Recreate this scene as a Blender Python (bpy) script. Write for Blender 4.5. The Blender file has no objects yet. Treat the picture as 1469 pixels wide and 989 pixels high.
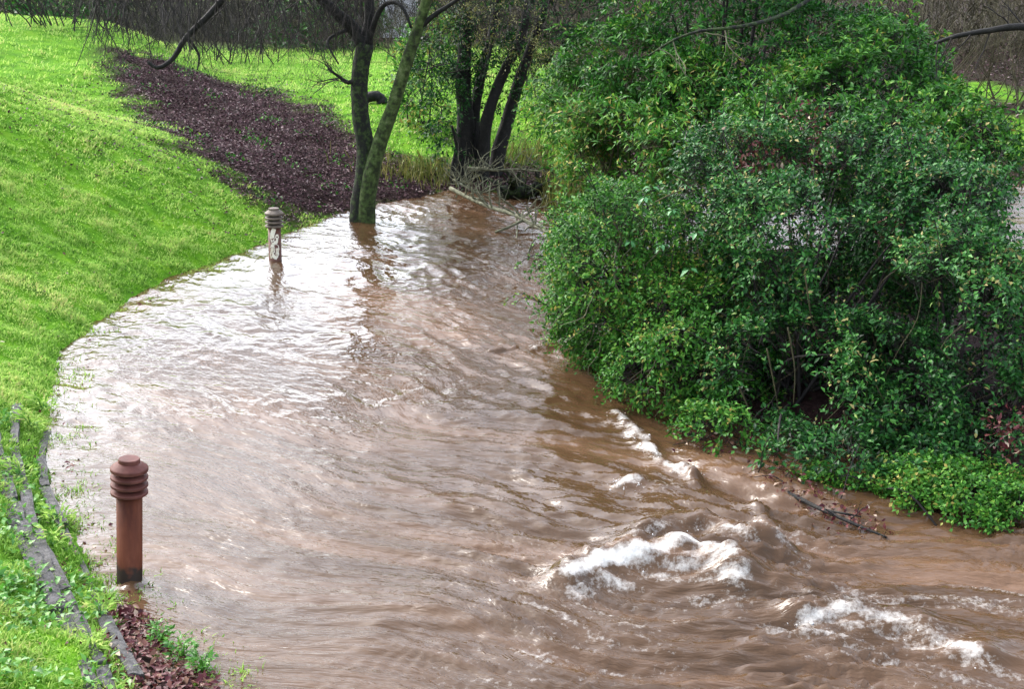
import bpy, math, random
import numpy as np
from mathutils import Vector, Matrix
random.seed(7)
RNG = np.random.default_rng(7)
R = math.radians
SC = bpy.context.scene
COL = SC.collection

# ------------------------------------------------------------------ camera
F_PX, W_PX, H_PX = 1900.0, 1469.0, 989.0
CAM_H, PITCH = 4.0, R(15.7)
cam_d = bpy.data.cameras.new("camera")
cam_d.sensor_width = 36.0
cam_d.lens = F_PX / W_PX * 36.0
cam_d.clip_end = 2000.0
cam = bpy.data.objects.new("camera", cam_d)
COL.objects.link(cam)
cam.location = (0, 0, CAM_H)
cam.rotation_euler = (math.pi / 2 - PITCH, 0, 0)
SC.camera = cam

# ------------------------------------------------------------------ sky, sun, exposure
SUN_ELEV, SUN_ROT = R(41), R(-50)
world = bpy.data.worlds.new("World")
SC.world = world
world.use_nodes = True
wn, wl = world.node_tree.nodes, world.node_tree.links
bg = wn["Background"]
sky = wn.new("ShaderNodeTexSky")
sky.sky_type = 'NISHITA'
sky.sun_disc = False
sky.sun_elevation = SUN_ELEV
sky.sun_rotation = SUN_ROT
sky.air_density = 1.0
sky.dust_density = 2.5
sky.ozone_density = 1.0
hs = wn.new("ShaderNodeHueSaturation")
hs.inputs["Saturation"].default_value = 0.50      # overcast: cloud white with a trace of blue
wl.new(sky.outputs[0], hs.inputs["Color"])
wl.new(hs.outputs[0], bg.inputs["Color"])
bg.inputs["Strength"].default_value = 0.15
sun_d = bpy.data.lights.new("sun", 'SUN')
sun_d.energy = 0.5
sun_d.angle = R(25)
sun_d.color = (1.0, 0.97, 0.92)
sun = bpy.data.objects.new("sun", sun_d)
COL.objects.link(sun)
sd = Vector((math.sin(SUN_ROT) * math.cos(SUN_ELEV), math.cos(SUN_ROT) * math.cos(SUN_ELEV), math.sin(SUN_ELEV)))
sun.rotation_euler = sd.to_track_quat('Z', 'Y').to_euler()
SC.view_settings.view_transform = 'Standard'
SC.view_settings.look = 'None'
SC.view_settings.exposure = 2.3
SC.view_settings.gamma = 1.0

# ------------------------------------------------------------------ numpy noise
def _hash(ix, iy, iz, seed):
    n = (ix.astype(np.int64) * 374761393 + iy.astype(np.int64) * 668265263 + iz * 2147483647 + seed * 1274126177) & 0xffffffff
    n = ((n ^ (n >> 13)) * 1274126177) & 0xffffffff
    return n ^ (n >> 16)

def noise2(x, y, seed=0):
    x = np.asarray(x, float); y = np.asarray(y, float)
    x0 = np.floor(x); y0 = np.floor(y)
    fx, fy = x - x0, y - y0
    ix, iy = x0.astype(np.int64), y0.astype(np.int64)
    def g(dx, dy):
        a = _hash(ix + dx, iy + dy, 0, seed) * (2 * np.pi / 4294967296.0)
        return np.cos(a) * (fx - dx) + np.sin(a) * (fy - dy)
    u = fx * fx * fx * (fx * (fx * 6 - 15) + 10)
    v = fy * fy * fy * (fy * (fy * 6 - 15) + 10)
    a = g(0, 0) * (1 - u) + g(1, 0) * u
    b = g(0, 1) * (1 - u) + g(1, 1) * u
    return 1.5 * (a * (1 - v) + b * v)

def fbm(x, y, seed=0, oct=4):
    s, a, f = 0, 1, 1
    for o in range(oct):
        s = s + a * noise2(x * f, y * f, seed + o * 17)
        a *= .5; f *= 2.03
    return s

def noise3(P, seed=0):
    P = np.asarray(P, float)
    I = np.floor(P); f = P - I; I = I.astype(np.int64)
    f = f * f * (3 - 2 * f)
    r = 0
    for dx in (0, 1):
        for dy in (0, 1):
            for dz in (0, 1):
                h = _hash(I[:, 0] + dx, I[:, 1] + dy, (I[:, 2] + dz) * 1103515245 % 65521, seed) / 4294967296.0
                w = (f[:, 0] if dx else 1 - f[:, 0]) * (f[:, 1] if dy else 1 - f[:, 1]) * (f[:, 2] if dz else 1 - f[:, 2])
                r = r + w * h
    return r * 2 - 1

def sstep(a, b, x):
    t = np.clip((x - a) / (b - a), 0, 1)
    return t * t * (3 - 2 * t)

def unit(v):
    return v / np.maximum(np.linalg.norm(v, axis=-1, keepdims=True), 1e-9)

# ------------------------------------------------------------------ photo directions -> places in the world
CP, SP = math.cos(PITCH), math.sin(PITCH)
def ray(px, py):
    u, v = (px - W_PX / 2) / F_PX, (H_PX / 2 - py) / F_PX
    return np.array([u, CP + v * SP, -SP + v * CP])
def flat(px, py, z=0.0):
    d = ray(px, py)
    t = (z - CAM_H) / d[2]
    return np.array([d[0] * t, d[1] * t, z])
def at(px, py, Y):
    d = ray(px, py)
    t = Y / d[1]
    return np.array([d[0] * t, Y, CAM_H + d[2] * t])

# ------------------------------------------------------------------ terrain shape
SHORE = [(-3.2, -30), (-2.2, 2.0), (-1.75, 5.5)]
SHORE += [tuple(flat(*p)[:2]) for p in [(285, 985), (235, 945), (190, 905), (150, 850), (118, 795), (88, 745), (66, 690), (62, 625), (72, 575), (88, 505),
          (160, 447), (230, 405), (330, 368), (390, 346), (450, 320), (500, 306), (560, 291), (640, 277), (720, 283), (790, 279), (860, 272),
          (1100, 262), (1250, 262), (1440, 266), (1560, 272)]]
SHORE += [(30, 27), (90, 30)]
SHORE = np.array(SHORE)
ISLE = np.array([tuple(flat(*p)[:2]) for p in [(880, 460), (905, 510), (950, 565), (1020, 610), (1100, 635), (1180, 650), (1250, 655), (1310, 655), (1400, 690),
          (1500, 725), (1640, 770)]] + [(6.0, 8.6), (6.6, 14), (6.2, 17.5), (4.2, 19.5), (2.0, 19.0), (1.0, 17.2)])

def seg_dist(x, y, P, closed=False):
    d = np.full(np.shape(x), 1e9)
    n = len(P)
    for i in range(n if closed else n - 1):
        a, b = P[i], P[(i + 1) % n]
        ab = b - a
        t = np.clip(((x - a[0]) * ab[0] + (y - a[1]) * ab[1]) / (ab @ ab), 0, 1)
        d = np.minimum(d, np.hypot(x - a[0] - t * ab[0], y - a[1] - t * ab[1]))
    return d
def inside(x, y, P):
    r = np.zeros(np.shape(x), bool)
    n = len(P)
    for i in range(n):
        a, b = P[i], P[(i + 1) % n]
        if a[1] == b[1]:
            continue
        c = ((a[1] > y) != (b[1] > y)) & (x < (b[0] - a[0]) * (y - a[1]) / (b[1] - a[1]) + a[0])
        r ^= c
    return r
WATER_POLY = np.vstack([SHORE, [(90, -30)]])
def sdist(x, y):                                   # positive on the bank, negative over the stream
    d = seg_dist(x, y, SHORE)
    return np.where(inside(x, y, WATER_POLY), -d, d) + .07 * noise2(np.asarray(x) * 2.6, np.asarray(y) * 2.6, 14) + .03 * noise2(np.asarray(x) * 8, np.asarray(y) * 8, 15)
def idist(x, y):
    d = seg_dist(x, y, ISLE, True)
    return np.where(inside(x, y, ISLE), d, -d)

def height(x, y, rough=True):
    x = np.asarray(x, float); y = np.asarray(y, float)
    s = sdist(x, y)
    west = sstep(-2.0, -4.6, x) * sstep(27, 20, y)
    k = .20 + .30 * west + .06 * sstep(1, 4, x)
    cap = 1.35 + 2.6 * sstep(-4.6, -9.3, x + .22 * np.maximum(y - 25, 0)) * sstep(50, 26, y) + .012 * np.maximum(y - 34, 0)
    cap = np.maximum(cap, 1.0)
    a = 2.6
    up = -np.log(np.exp(-a * k * np.maximum(s, 0)) + np.exp(-a * cap) - math.exp(-a * 60) ) / a
    up = up + np.log(1 + np.exp(-a * cap)) / a
    lip = .03 * sstep(0, .15, s)
    h = np.where(s > 0, up + lip, np.maximum(s * .35, -.9))
    i = idist(x, y)
    isle = np.where(i > 0, .02 + .22 * (1 - np.exp(-i / 1.2)), np.maximum(i * .5, -.9))
    h = np.maximum(h, isle)
    if rough:
        land = sstep(0.0, .5, np.maximum(s, i))
        h = h + land * (.05 * fbm(x * .7, y * .7, 3, 3) + .018 * noise2(x * 5, y * 5, 9))
    return h

def hit(px, py, tmax=140.0):                       # where the line of sight meets the terrain (or the water)
    d = ray(px, py)
    t = np.linspace(4, tmax, 5000)
    X, Y, Z = d[0] * t, d[1] * t, CAM_H + d[2] * t
    g = np.maximum(height(X, Y, False), 0)
    j = np.argmax(Z < g)
    return np.array([X[j], Y[j], g[j]])

# ------------------------------------------------------------------ materials
def new_mat(name):
    m = bpy.data.materials.new(name)
    m.use_nodes = True
    nt = m.node_tree
    return m, nt, nt.nodes, nt.links, nt.nodes["Principled BSDF"]
TONE = .84                                         # measured colours -> reflectance
def ramp(nodes, stops):
    r = nodes.new("ShaderNodeValToRGB")
    e = r.color_ramp.elements
    while len(e) < len(stops):
        e.new(.5)
    for el, (p, c) in zip(e, stops):
        el.position = p
        el.color = (c[0] * TONE, c[1] * TONE, c[2] * TONE, 1)
    return r
def noise_node(nodes, links, scale, detail=4, rough=.55, coord=None, vec_scale=None):
    n = nodes.new("ShaderNodeTexNoise")
    n.inputs["Scale"].default_value = scale
    n.inputs["Detail"].default_value = detail
    n.inputs["Roughness"].default_value = rough
    tc = nodes.new("ShaderNodeNewGeometry") if coord is None else None
    src = tc.outputs["Position"] if coord is None else coord
    if vec_scale:
        mp = nodes.new("ShaderNodeMapping")
        mp.inputs["Scale"].default_value = vec_scale
        links.new(src, mp.inputs["Vector"])
        src = mp.outputs[0]
    links.new(src, n.inputs["Vector"])
    return n
def leaf_mat(name, stops, rough=.4, trans=.25, spec=.5):
    m, nt, N, L, p = new_mat(name)
    at_ = N.new("ShaderNodeAttribute"); at_.attribute_name = "tint"
    r = ramp(N, stops)
    L.new(at_.outputs["Fac"], r.inputs[0])
    L.new(r.outputs[0], p.inputs["Base Color"])
    p.inputs["Roughness"].default_value = rough
    p.inputs["Specular IOR Level"].default_value = spec
    if trans > 0:
        tr = N.new("ShaderNodeBsdfTranslucent")
        L.new(r.outputs[0], tr.inputs["Color"])
        mx = N.new("ShaderNodeMixShader"); mx.inputs[0].default_value = trans
        L.new(p.outputs[0], mx.inputs[1]); L.new(tr.outputs[0], mx.inputs[2])
        L.new(mx.outputs[0], N["Material Output"].inputs[0])
    return m
def rough_mat(name, stops, scale, rough=.8, bump=.3, spec=.3, vec_scale=None, dist=.02, detail=5):
    m, nt, N, L, p = new_mat(name)
    n = noise_node(N, L, scale, detail, .6, None, vec_scale)
    r = ramp(N, stops)
    L.new(n.outputs["Fac"], r.inputs[0]); L.new(r.outputs[0], p.inputs["Base Color"])
    p.inputs["Roughness"].default_value = rough
    p.inputs["Specular IOR Level"].default_value = spec
    if bump:
        b = N.new("ShaderNodeBump"); b.inputs["Strength"].default_value = bump; b.inputs["Distance"].default_value = dist
        n2 = noise_node(N, L, scale * 3, 4, .6, None, vec_scale)
        L.new(n2.outputs["Fac"], b.inputs["Height"]); L.new(b.outputs[0], p.inputs["Normal"])
    return m

M = {}
M['grass'] = leaf_mat("grass_blades", [(0, (.07, .19, .025)), (.25, (.20, .42, .05)), (.58, (.38, .60, .12)), (.84, (.52, .68, .18)), (1, (.60, .58, .22))], .6, .45, .12)
M['herb'] = leaf_mat("herb_leaves", [(0, (.04, .15, .02)), (.6, (.12, .36, .04)), (1, (.24, .46, .07))], .45, .3)
M['dark_leaf'] = leaf_mat("dark_evergreen_leaves", [(0, (.003, .014, .005)), (.36, (.012, .070, .012)), (.64, (.036, .160, .026)), (.90, (.10, .28, .045)), (.975, (.22, .30, .06)), (1, (.38, .32, .12))], .46, .18, .2)
M['mid_leaf'] = leaf_mat("mid_green_leaves", [(0, (.006, .035, .006)), (.4, (.028, .13, .012)), (.72, (.085, .27, .028)), (.93, (.20, .36, .045)), (1, (.36, .30, .07))], .5, .28, .2)
M['pale_leaf'] = leaf_mat("pale_young_leaves", [(0, (.06, .24, .06)), (1, (.14, .40, .14))], .4, .25)
M['back_leaf'] = leaf_mat("back_evergreen_leaves", [(0, (.004, .026, .006)), (.45, (.018, .11, .010)), (.8, (.06, .22, .022)), (1, (.24, .30, .05))], .5, .25, .2)
M['olive_leaf'] = leaf_mat("olive_leaves", [(0, (.04, .06, .012)), (.5, (.10, .13, .025)), (1, (.24, .23, .06))], .5, .25, .3)
M['dead_leaf'] = leaf_mat("wet_dead_leaves", [(0, (.03, .006, .008)), (.4, (.085, .014, .020)), (.7, (.13, .035, .032)), (.9, (.20, .10, .06)), (1, (.48, .36, .27))], .45, .08, .22)
M['litter_leaf'] = leaf_mat("old_leaf_litter", [(0, (.012, .004, .007)), (.4, (.062, .026, .034)), (.75, (.14, .078, .088)), (1, (.36, .28, .27))], .75, .05, .12)
M['reed'] = leaf_mat("dry_reeds", [(0, (.06, .09, .012)), (.5, (.13, .15, .025)), (1, (.34, .29, .09))], .6, .25, .2)
M['bark_dark'] = rough_mat("dark_wet_bark", [(.3, (.004, .0035, .003)), (.55, (.010, .009, .008)), (.75, (.03, .028, .022))], 14, .75, .6)
M['bark_moss'] = rough_mat("mossy_bark", [(.30, (.006, .006, .005)), (.48, (.010, .011, .007)), (.58, (.028, .055, .008)), (.66, (.05, .06, .03)), (.8, (.13, .14, .09))], 13, .8, .8)
M['bark_green'] = rough_mat("green_mossy_bark", [(.30, (.010, .012, .006)), (.44, (.028, .040, .012)), (.56, (.06, .095, .022)), (.7, (.12, .15, .06)), (.82, (.20, .22, .14))], 11, .85, .8)
M['bark_lichen'] = rough_mat("lichen_bark", [(.3, (.05, .05, .03)), (.5, (.15, .15, .09)), (.7, (.30, .30, .21))], 12, .85, .5)
M['twig'] = rough_mat("bare_twigs", [(.3, (.008, .006, .006)), (.6, (.024, .019, .017)), (.8, (.065, .052, .045))], 5, .8, 0)
M['twig_pale'] = rough_mat("pale_twigs", [(.3, (.10, .09, .06)), (.6, (.22, .20, .13)), (.8, (.36, .32, .22))], 5, .8, 0)
M['twig_olive'] = rough_mat("olive_twigs", [(.3, (.022, .020, .008)), (.6, (.06, .052, .022)), (.8, (.14, .12, .06))], 5, .8, 0)
M['stone'] = rough_mat("weathered_stone", [(.25, (.025, .03, .012)), (.42, (.055, .052, .05)), (.6, (.11, .105, .105)), (.8, (.18, .17, .175))], 16, .75, .8, .3)
M['pale_wall'] = rough_mat("pale_render", [(.3, (.55, .54, .58)), (.7, (.72, .71, .76))], 2, .8, .2)
M['rust'] = rough_mat("rusted_steel", [(.28, (.060, .012, .004)), (.5, (.110, .027, .010)), (.72, (.17, .050, .022))], 9, .6, .3, .2, (1, 1, .25), .004)
def wet_foot(m):                                   # dark wet stain just above the waterline
    nt = m.node_tree; N, L = nt.nodes, nt.links; p = N["Principled BSDF"]
    src = p.inputs["Base Color"].links[0].from_socket
    geo = N.new("ShaderNodeNewGeometry"); sp = N.new("ShaderNodeSeparateXYZ"); L.new(geo.outputs["Position"], sp.inputs[0])
    nz = noise_node(N, L, 7, 3, .6)
    ad = N.new("ShaderNodeMath"); ad.operation = 'MULTIPLY_ADD'; ad.inputs[1].default_value = -.35; L.new(nz.outputs["Fac"], ad.inputs[0]); L.new(sp.outputs[2], ad.inputs[2])
    mr = N.new("ShaderNodeMapRange"); mr.inputs[1].default_value = -.10; mr.inputs[2].default_value = -.03; L.new(ad.outputs[0], mr.inputs[0])
    mx = N.new("ShaderNodeMix"); mx.data_type = 'RGBA'; mx.inputs[6].default_value = (.018, .010, .006, 1)
    L.new(mr.outputs[0], mx.inputs[0]); L.new(src, mx.inputs[7]); L.new(mx.outputs[2], p.inputs["Base Color"])
wet_foot(M['rust'])
M['rust_cap'] = rough_mat("weathered_cap_steel", [(.3, (.075, .024, .018)), (.55, (.125, .043, .034)), (.8, (.19, .08, .064))], 12, .6, .2, .2, None, .004)
M['old_brown'] = rough_mat("dark_brown_steel", [(.3, (.05, .014, .008)), (.55, (.12, .034, .016)), (.8, (.24, .085, .04))], 12, .55, .15, .5, None, .004)
M['grey_cap'] = rough_mat("lichened_cap_steel", [(.3, (.10, .075, .055)), (.55, (.17, .13, .10)), (.8, (.26, .21, .16))], 14, .6, .15, .4, None, .004)
M['core'] = rough_mat("dark_lamp_core", [(.3, (.01, .008, .008)), (.7, (.03, .022, .02))], 10, .5, 0)
M['cream'] = rough_mat("cream_paint", [(.3, (.55, .44, .30)), (.5, (.95, .88, .72)), (.8, (1.1, 1.05, .92))], 22, .6, 0)

def ground_material():
    m, nt, N, L, p = new_mat("bank_soil_and_turf")
    at_ = N.new("ShaderNodeAttribute"); at_.attribute_name = "turf"
    n1 = noise_node(N, L, 3.0, 6, .65); n2 = noise_node(N, L, 14.0, 5, .65)
    g = ramp(N, [(.3, (.05, .15, .008)), (.5, (.10, .26, .011)), (.68, (.17, .34, .018))])
    s = ramp(N, [(.3, (.010, .005, .005)), (.5, (.024, .012, .011)), (.7, (.044, .025, .022))])
    L.new(n1.outputs["Fac"], g.inputs[0]); L.new(n2.outputs["Fac"], s.inputs[0])
    mx = N.new("ShaderNodeMix"); mx.data_type = 'RGBA'
    L.new(at_.outputs["Fac"], mx.inputs[0]); L.new(s.outputs[0], mx.inputs[6]); L.new(g.outputs[0], mx.inputs[7])
    L.new(mx.outputs[2], p.inputs["Base Color"])
    p.inputs["Roughness"].default_value = .95
    p.inputs["Specular IOR Level"].default_value = .08
    b = N.new("ShaderNodeBump"); b.inputs["Strength"].default_value = .7; b.inputs["Distance"].default_value = .05
    L.new(n2.outputs["Fac"], b.inputs["Height"]); L.new(b.outputs[0], p.inputs["Normal"])
    return m
M['ground'] = ground_material()

def water_material():
    m, nt, N, L, p = new_mat("muddy_flood_water")
    geo = N.new("ShaderNodeNewGeometry")
    fu = N.new("ShaderNodeAttribute"); fu.attribute_name = "flow_u"
    fv = N.new("ShaderNodeAttribute"); fv.attribute_name = "flow_v"
    flow = N.new("ShaderNodeCombineXYZ")
    L.new(fu.outputs["Fac"], flow.inputs[0]); L.new(fv.outputs["Fac"], flow.inputs[1])
    silt = noise_node(N, L, .6, 4, .6, flow.outputs[0], (.35, 1.0, 1))
    c = ramp(N, [(.3, (.050, .027, .012)), (.5, (.082, .045, .022)), (.66, (.158, .090, .052))])
    L.new(silt.outputs["Fac"], c.inputs[0])
    foam = N.new("ShaderNodeAttribute"); foam.attribute_name = "foam"
    fn = noise_node(N, L, 22, 8, .75, geo.outputs["Position"])
    ad = N.new("ShaderNodeMath"); ad.operation = 'ADD'
    L.new(foam.outputs["Fac"], ad.inputs[0]); L.new(fn.outputs["Fac"], ad.inputs[1])
    mr = N.new("ShaderNodeMapRange"); mr.inputs[1].default_value = .86; mr.inputs[2].default_value = 1.30
    L.new(ad.outputs[0], mr.inputs[0])
    mx = N.new("ShaderNodeMix"); mx.data_type = 'RGBA'
    L.new(mr.outputs[0], mx.inputs[0]); L.new(c.outputs[0], mx.inputs[6]); mx.inputs[7].default_value = (.60, .57, .53, 1)
    L.new(mx.outputs[2], p.inputs["Base Color"])
    rm = N.new("ShaderNodeMapRange"); rm.inputs[3].default_value = .07; rm.inputs[4].default_value = .6
    L.new(mr.outputs[0], rm.inputs[0]); L.new(rm.outputs[0], p.inputs["Roughness"])
    p.inputs["IOR"].default_value = 1.34
    b1 = noise_node(N, L, 1, 3, .6, flow.outputs[0], (3.2, 6.5, 1))
    b = N.new("ShaderNodeBump"); b.inputs["Strength"].default_value = .55; b.inputs["Distance"].default_value = .03
    L.new(b1.outputs["Fac"], b.inputs["Height"])
    b2 = noise_node(N, L, 1, 2, .6, flow.outputs[0], (10, 17, 1))
    bb = N.new("ShaderNodeBump"); bb.inputs["Strength"].default_value = .28; bb.inputs["Distance"].default_value = .008
    L.new(b2.outputs["Fac"], bb.inputs["Height"]); L.new(b.outputs[0], bb.inputs["Normal"])
    L.new(bb.outputs[0], p.inputs["Normal"])
    return m
M['water'] = water_material()
M['foam'] = rough_mat("white_foam", [(.3, (.82, .78, .74)), (.7, (1.0, .98, .95))], 20, .55, .2)

# ------------------------------------------------------------------ mesh builder
def world_loc(o):
    v = Vector((0, 0, 0))
    while o is not None:
        v += o.location; o = o.parent
    return v
class MB:
    def __init__(s):
        s.V, s.F, s.A, s.n = [], [], [], 0
    def add(s, v, f, a=0.5):
        v = np.asarray(v, float); f = np.asarray(f, np.int64)
        s.V.append(v); s.F.append(f + s.n)
        s.A.append(np.broadcast_to(np.asarray(a, float), (len(v),)))
        s.n += len(v)
    def build(s, name, mat, parent=None, attr="tint", smooth=True):
        me = bpy.data.meshes.new(name)
        V = np.vstack(s.V)
        if parent is not None:
            V = V - np.array(world_loc(parent))
        tri = [f for f in s.F if f.shape[1] == 3]; quad = [f for f in s.F if f.shape[1] == 4]
        nt = sum(len(f) for f in tri); nq = sum(len(f) for f in quad)
        loops = np.concatenate([f.ravel() for f in tri + quad])
        me.vertices.add(len(V)); me.vertices.foreach_set("co", V.astype(np.float32).ravel())
        me.loops.add(len(loops)); me.loops.foreach_set("vertex_index", loops.astype(np.int32))
        me.polygons.add(nt + nq)
        starts = np.concatenate([np.arange(nt) * 3, nt * 3 + np.arange(nq) * 4])
        me.polygons.foreach_set("loop_start", starts.astype(np.int32))
        me.polygons.foreach_set("use_smooth", np.full(nt + nq, smooth))
        me.update(calc_edges=True)
        at_ = me.attributes.new(attr, 'FLOAT', 'POINT')
        at_.data.foreach_set("value", np.concatenate(s.A).astype(np.float32))
        me.materials.append(mat)
        me.validate()
        o = bpy.data.objects.new(name, me)
        COL.objects.link(o)
        if parent is not None:
            o.parent = parent
        return o
def thing(name, label, cat, loc, group=None):
    o = bpy.data.objects.new(name, None)
    o.empty_display_size = .2
    COL.objects.link(o)
    o.location = Vector([float(c) for c in loc])
    tag(o, label, cat, group)
    return o
def tag(o, label, cat, group=None):
    o['label'] = label; o['category'] = cat
    if group:
        o['group'] = group
    return o
def stuff(o):
    o['kind'] = 'stuff'
    return o

def tube(mb, P, rad, k=6, tint=.5, cap=True, lump=0.0):
    P = np.asarray(P, float); n = len(P)
    rad = np.broadcast_to(np.asarray(rad, float), (n,))
    T = np.gradient(P, axis=0); T = unit(T)
    ref = np.array([0, 0, 1.0]) if abs(T[0, 2]) < .9 else np.array([1.0, 0, 0])
    A = unit(np.cross(T, ref)); B = np.cross(T, A)
    th = np.arange(k) * 2 * np.pi / k
    rr = rad[:, None] * np.ones(k)
    if lump:
        rr = rr * (1 + lump * RNG.normal(size=(n, k)))
    V = P[:, None, :] + rr[..., None] * (np.cos(th)[None, :, None] * A[:, None, :] + np.sin(th)[None, :, None] * B[:, None, :])
    V = V.reshape(-1, 3)
    i = np.arange(n - 1)[:, None] * k; j = np.arange(k)[None, :]; j2 = (j + 1) % k
    q = np.stack([i + j, i + j2, i + k + j2, i + k + j], -1).reshape(-1, 4)
    tr = np.concatenate([q[:, [0, 1, 2]], q[:, [0, 2, 3]]])
    if cap and k > 3:
        V = np.vstack([V, P[0], P[-1]])
        c0, c1 = n * k, n * k + 1
        jj = np.arange(k)
        tr = np.concatenate([tr, np.stack([np.full(k, c0), (jj + 1) % k, jj], -1), np.stack([np.full(k, c1), (n - 1) * k + jj, (n - 1) * k + (jj + 1) % k], -1)])
    mb.add(V, tr, tint)
def lathe(mb, prof, base, k=28, tint=.5):
    prof = np.asarray(prof, float); n = len(prof)
    th = np.arange(k) * 2 * np.pi / k
    V = np.stack([prof[:, 0, None] * np.cos(th), prof[:, 0, None] * np.sin(th), np.repeat(prof[:, 1, None], k, 1)], -1).reshape(-1, 3) + np.asarray(base)
    i = np.arange(n - 1)[:, None] * k; j = np.arange(k)[None, :]; j2 = (j + 1) % k
    mb.add(V, np.stack([i + j, i + j2, i + k + j2, i + k + j], -1).reshape(-1, 4), tint)
def curve(pts, n=12):
    P = np.asarray(pts, float); m = len(P)
    t = np.linspace(0, m - 1, n); out = []
    for x in t:
        i = min(int(x), m - 2); f = x - i
        p0, p1, p2, p3 = P[max(i - 1, 0)], P[i], P[i + 1], P[min(i + 2, m - 1)]
        out.append(.5 * ((2 * p1) + (-p0 + p2) * f + (2 * p0 - 5 * p1 + 4 * p2 - p3) * f * f + (-p0 + 3 * p1 - 3 * p2 + p3) * f ** 3))
    return np.array(out)
def leaves(mb, P, D, Nn, L, Wd, tint, fold=.25, droop=.15):   # folded pointed leaves, four triangles each
    D = unit(D); S = unit(np.cross(D, Nn)); U = np.cross(S, D)
    L = np.asarray(L)[:, None] if np.ndim(L) else L
    Wd = np.asarray(Wd)[:, None] if np.ndim(Wd) else Wd
    n = len(P)
    base = P
    mid = P + D * L * .48
    tip = P + D * L - U * L * droop
    l = mid + S * Wd * .5 + U * Wd * fold
    r = mid - S * Wd * .5 + U * Wd * fold
    V = np.stack([base, l, tip, r, mid], 1).reshape(-1, 3)
    b = np.arange(n)[:, None] * 5
    f = np.concatenate([b + [0, 4, 1], b + [1, 4, 2], b + [2, 4, 3], b + [3, 4, 0]])
    mb.add(V, f, np.repeat(np.broadcast_to(tint, (n,)), 5))
def blades(mb, P, D, H, Wd, tint, bend=.5):                  # grass blades: bent, three triangles each
    n = len(P)
    D = unit(D); up = np.array([0, 0, 1.0])
    az = RNG.uniform(0, 2 * np.pi, n)
    S = np.stack([np.cos(az), np.sin(az), np.zeros(n)], -1)
    H = np.asarray(H)[:, None]; Wd = np.asarray(Wd)[:, None]
    m = P + (up * .85 + D * bend * .5) * H * .55
    t = P + (up * (1 - bend * .45) + D * bend) * H
    V = np.stack([P - S * Wd * .5, P + S * Wd * .5, m - S * Wd * .4, m + S * Wd * .4, t], 1).reshape(-1, 3)
    b = np.arange(n)[:, None] * 5
    mb.add(V, np.concatenate([b + [0, 1, 3], b + [0, 3, 2], b + [2, 3, 4]]), np.repeat(tint, 5))
def rdir(n, z=0.0):
    v = RNG.normal(size=(n, 3)); v[:, 2] += z
    return unit(v)

# ------------------------------------------------------------------ the ground
def axis(parts):
    out = []
    for a, b, st in parts:
        out.append(np.arange(a, b, st))
    return np.concatenate(out + [[parts[-1][1]]])
GX = axis([(-400, -60, 40), (-60, -16, 2.0), (-16, 8, .16), (8, 20, .6), (20, 60, 3), (60, 400, 40)])
GY = axis([(-60, 2, 4), (2, 30, .16), (30, 46, .5), (46, 120, 4), (120, 900, 60)])
X, Y = np.meshgrid(GX, GY)
Z = height(X, Y)
LITTER_PX = [(150, 72), (235, 84), (300, 108), (400, 133), (470, 160), (520, 200), (560, 222), (640, 240), (760, 236), (830, 250), (900, 262), (900, 285), (640, 283), (560, 296), (450, 324),
             (418, 326), (365, 288), (325, 258), (265, 216), (205, 166), (165, 120)]
LITTER = np.array([hit(*p)[:2] for p in LITTER_PX])
KERB_PX = [(-30, 560), (60, 590), (72, 640), (95, 745), (160, 850), (300, 990), (330, 1060), (130, 1060), (95, 930), (20, 780), (-30, 660)]
KERB = np.array([hit(*p)[:2] for p in KERB_PX])
RED = np.array([hit(*p)[:2] for p in [(165, 870), (200, 880), (225, 930), (300, 985), (330, 1060), (220, 1060), (190, 985), (165, 930)]])
LAWNS = [(hit(1412, 128)[:2], .75), (hit(1475, 200)[:2], .7)]
def turf_mask(x, y):
    d = seg_dist(x, y, LITTER, True)
    d = np.where(inside(x, y, LITTER), d, -d) + .55 * fbm(x * 1.3, y * 1.3, 21, 4)
    t = 1 - sstep(-.55, .50, d)
    t = t * (1 - .4 * sstep(.52, .72, noise2(x * 1.15 + 3, y * 1.15, 18) + .25 * noise2(x * 5, y * 5, 19)))   # worn spots
    i = idist(x, y)
    t = t * (1 - sstep(-.3, .1, i))
    far = sstep(43, 50, y + 2.0 * noise2(x * .1, y * .1, 5)) * sstep(-30, -8, x)
    t = t * (1 - far)
    east = sstep(.8, 2.2, x + .5 * noise2(x * .6, y * .6, 8)) * sstep(20, 23, y)
    lawn = 0
    for (qx, qy), rr in LAWNS:
        lawn = np.maximum(lawn, sstep(1.15, .7, np.hypot((x - qx) / rr, (y - qy) / (rr * 2.2)) + .2 * noise2(x, y, 12)))
    t = t * (1 - .97 * east * (1 - lawn))
    kd = seg_dist(x, y, KERB, True)
    kd = np.where(inside(x, y, KERB), kd, -kd)
    t = t * (1 - .22 * sstep(0, .15, kd + .1 * noise2(x * 3, y * 3, 4)))
    rd = seg_dist(x, y, RED, True)
    t = t * (1 - sstep(-.08, .05, np.where(inside(x, y, RED), rd, -rd)))
    return t
mb = MB()
ny, nx = X.shape
idx = np.arange(ny * nx).reshape(ny, nx)
q = np.stack([idx[:-1, :-1], idx[:-1, 1:], idx[1:, 1:], idx[1:, :-1]], -1).reshape(-1, 4)
mb.add(np.stack([X, Y, Z], -1).reshape(-1, 3), q, turf_mask(X, Y).ravel())
ground = mb.build('ground', M['ground'], None, 'turf')
ground['kind'] = 'structure'

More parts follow.
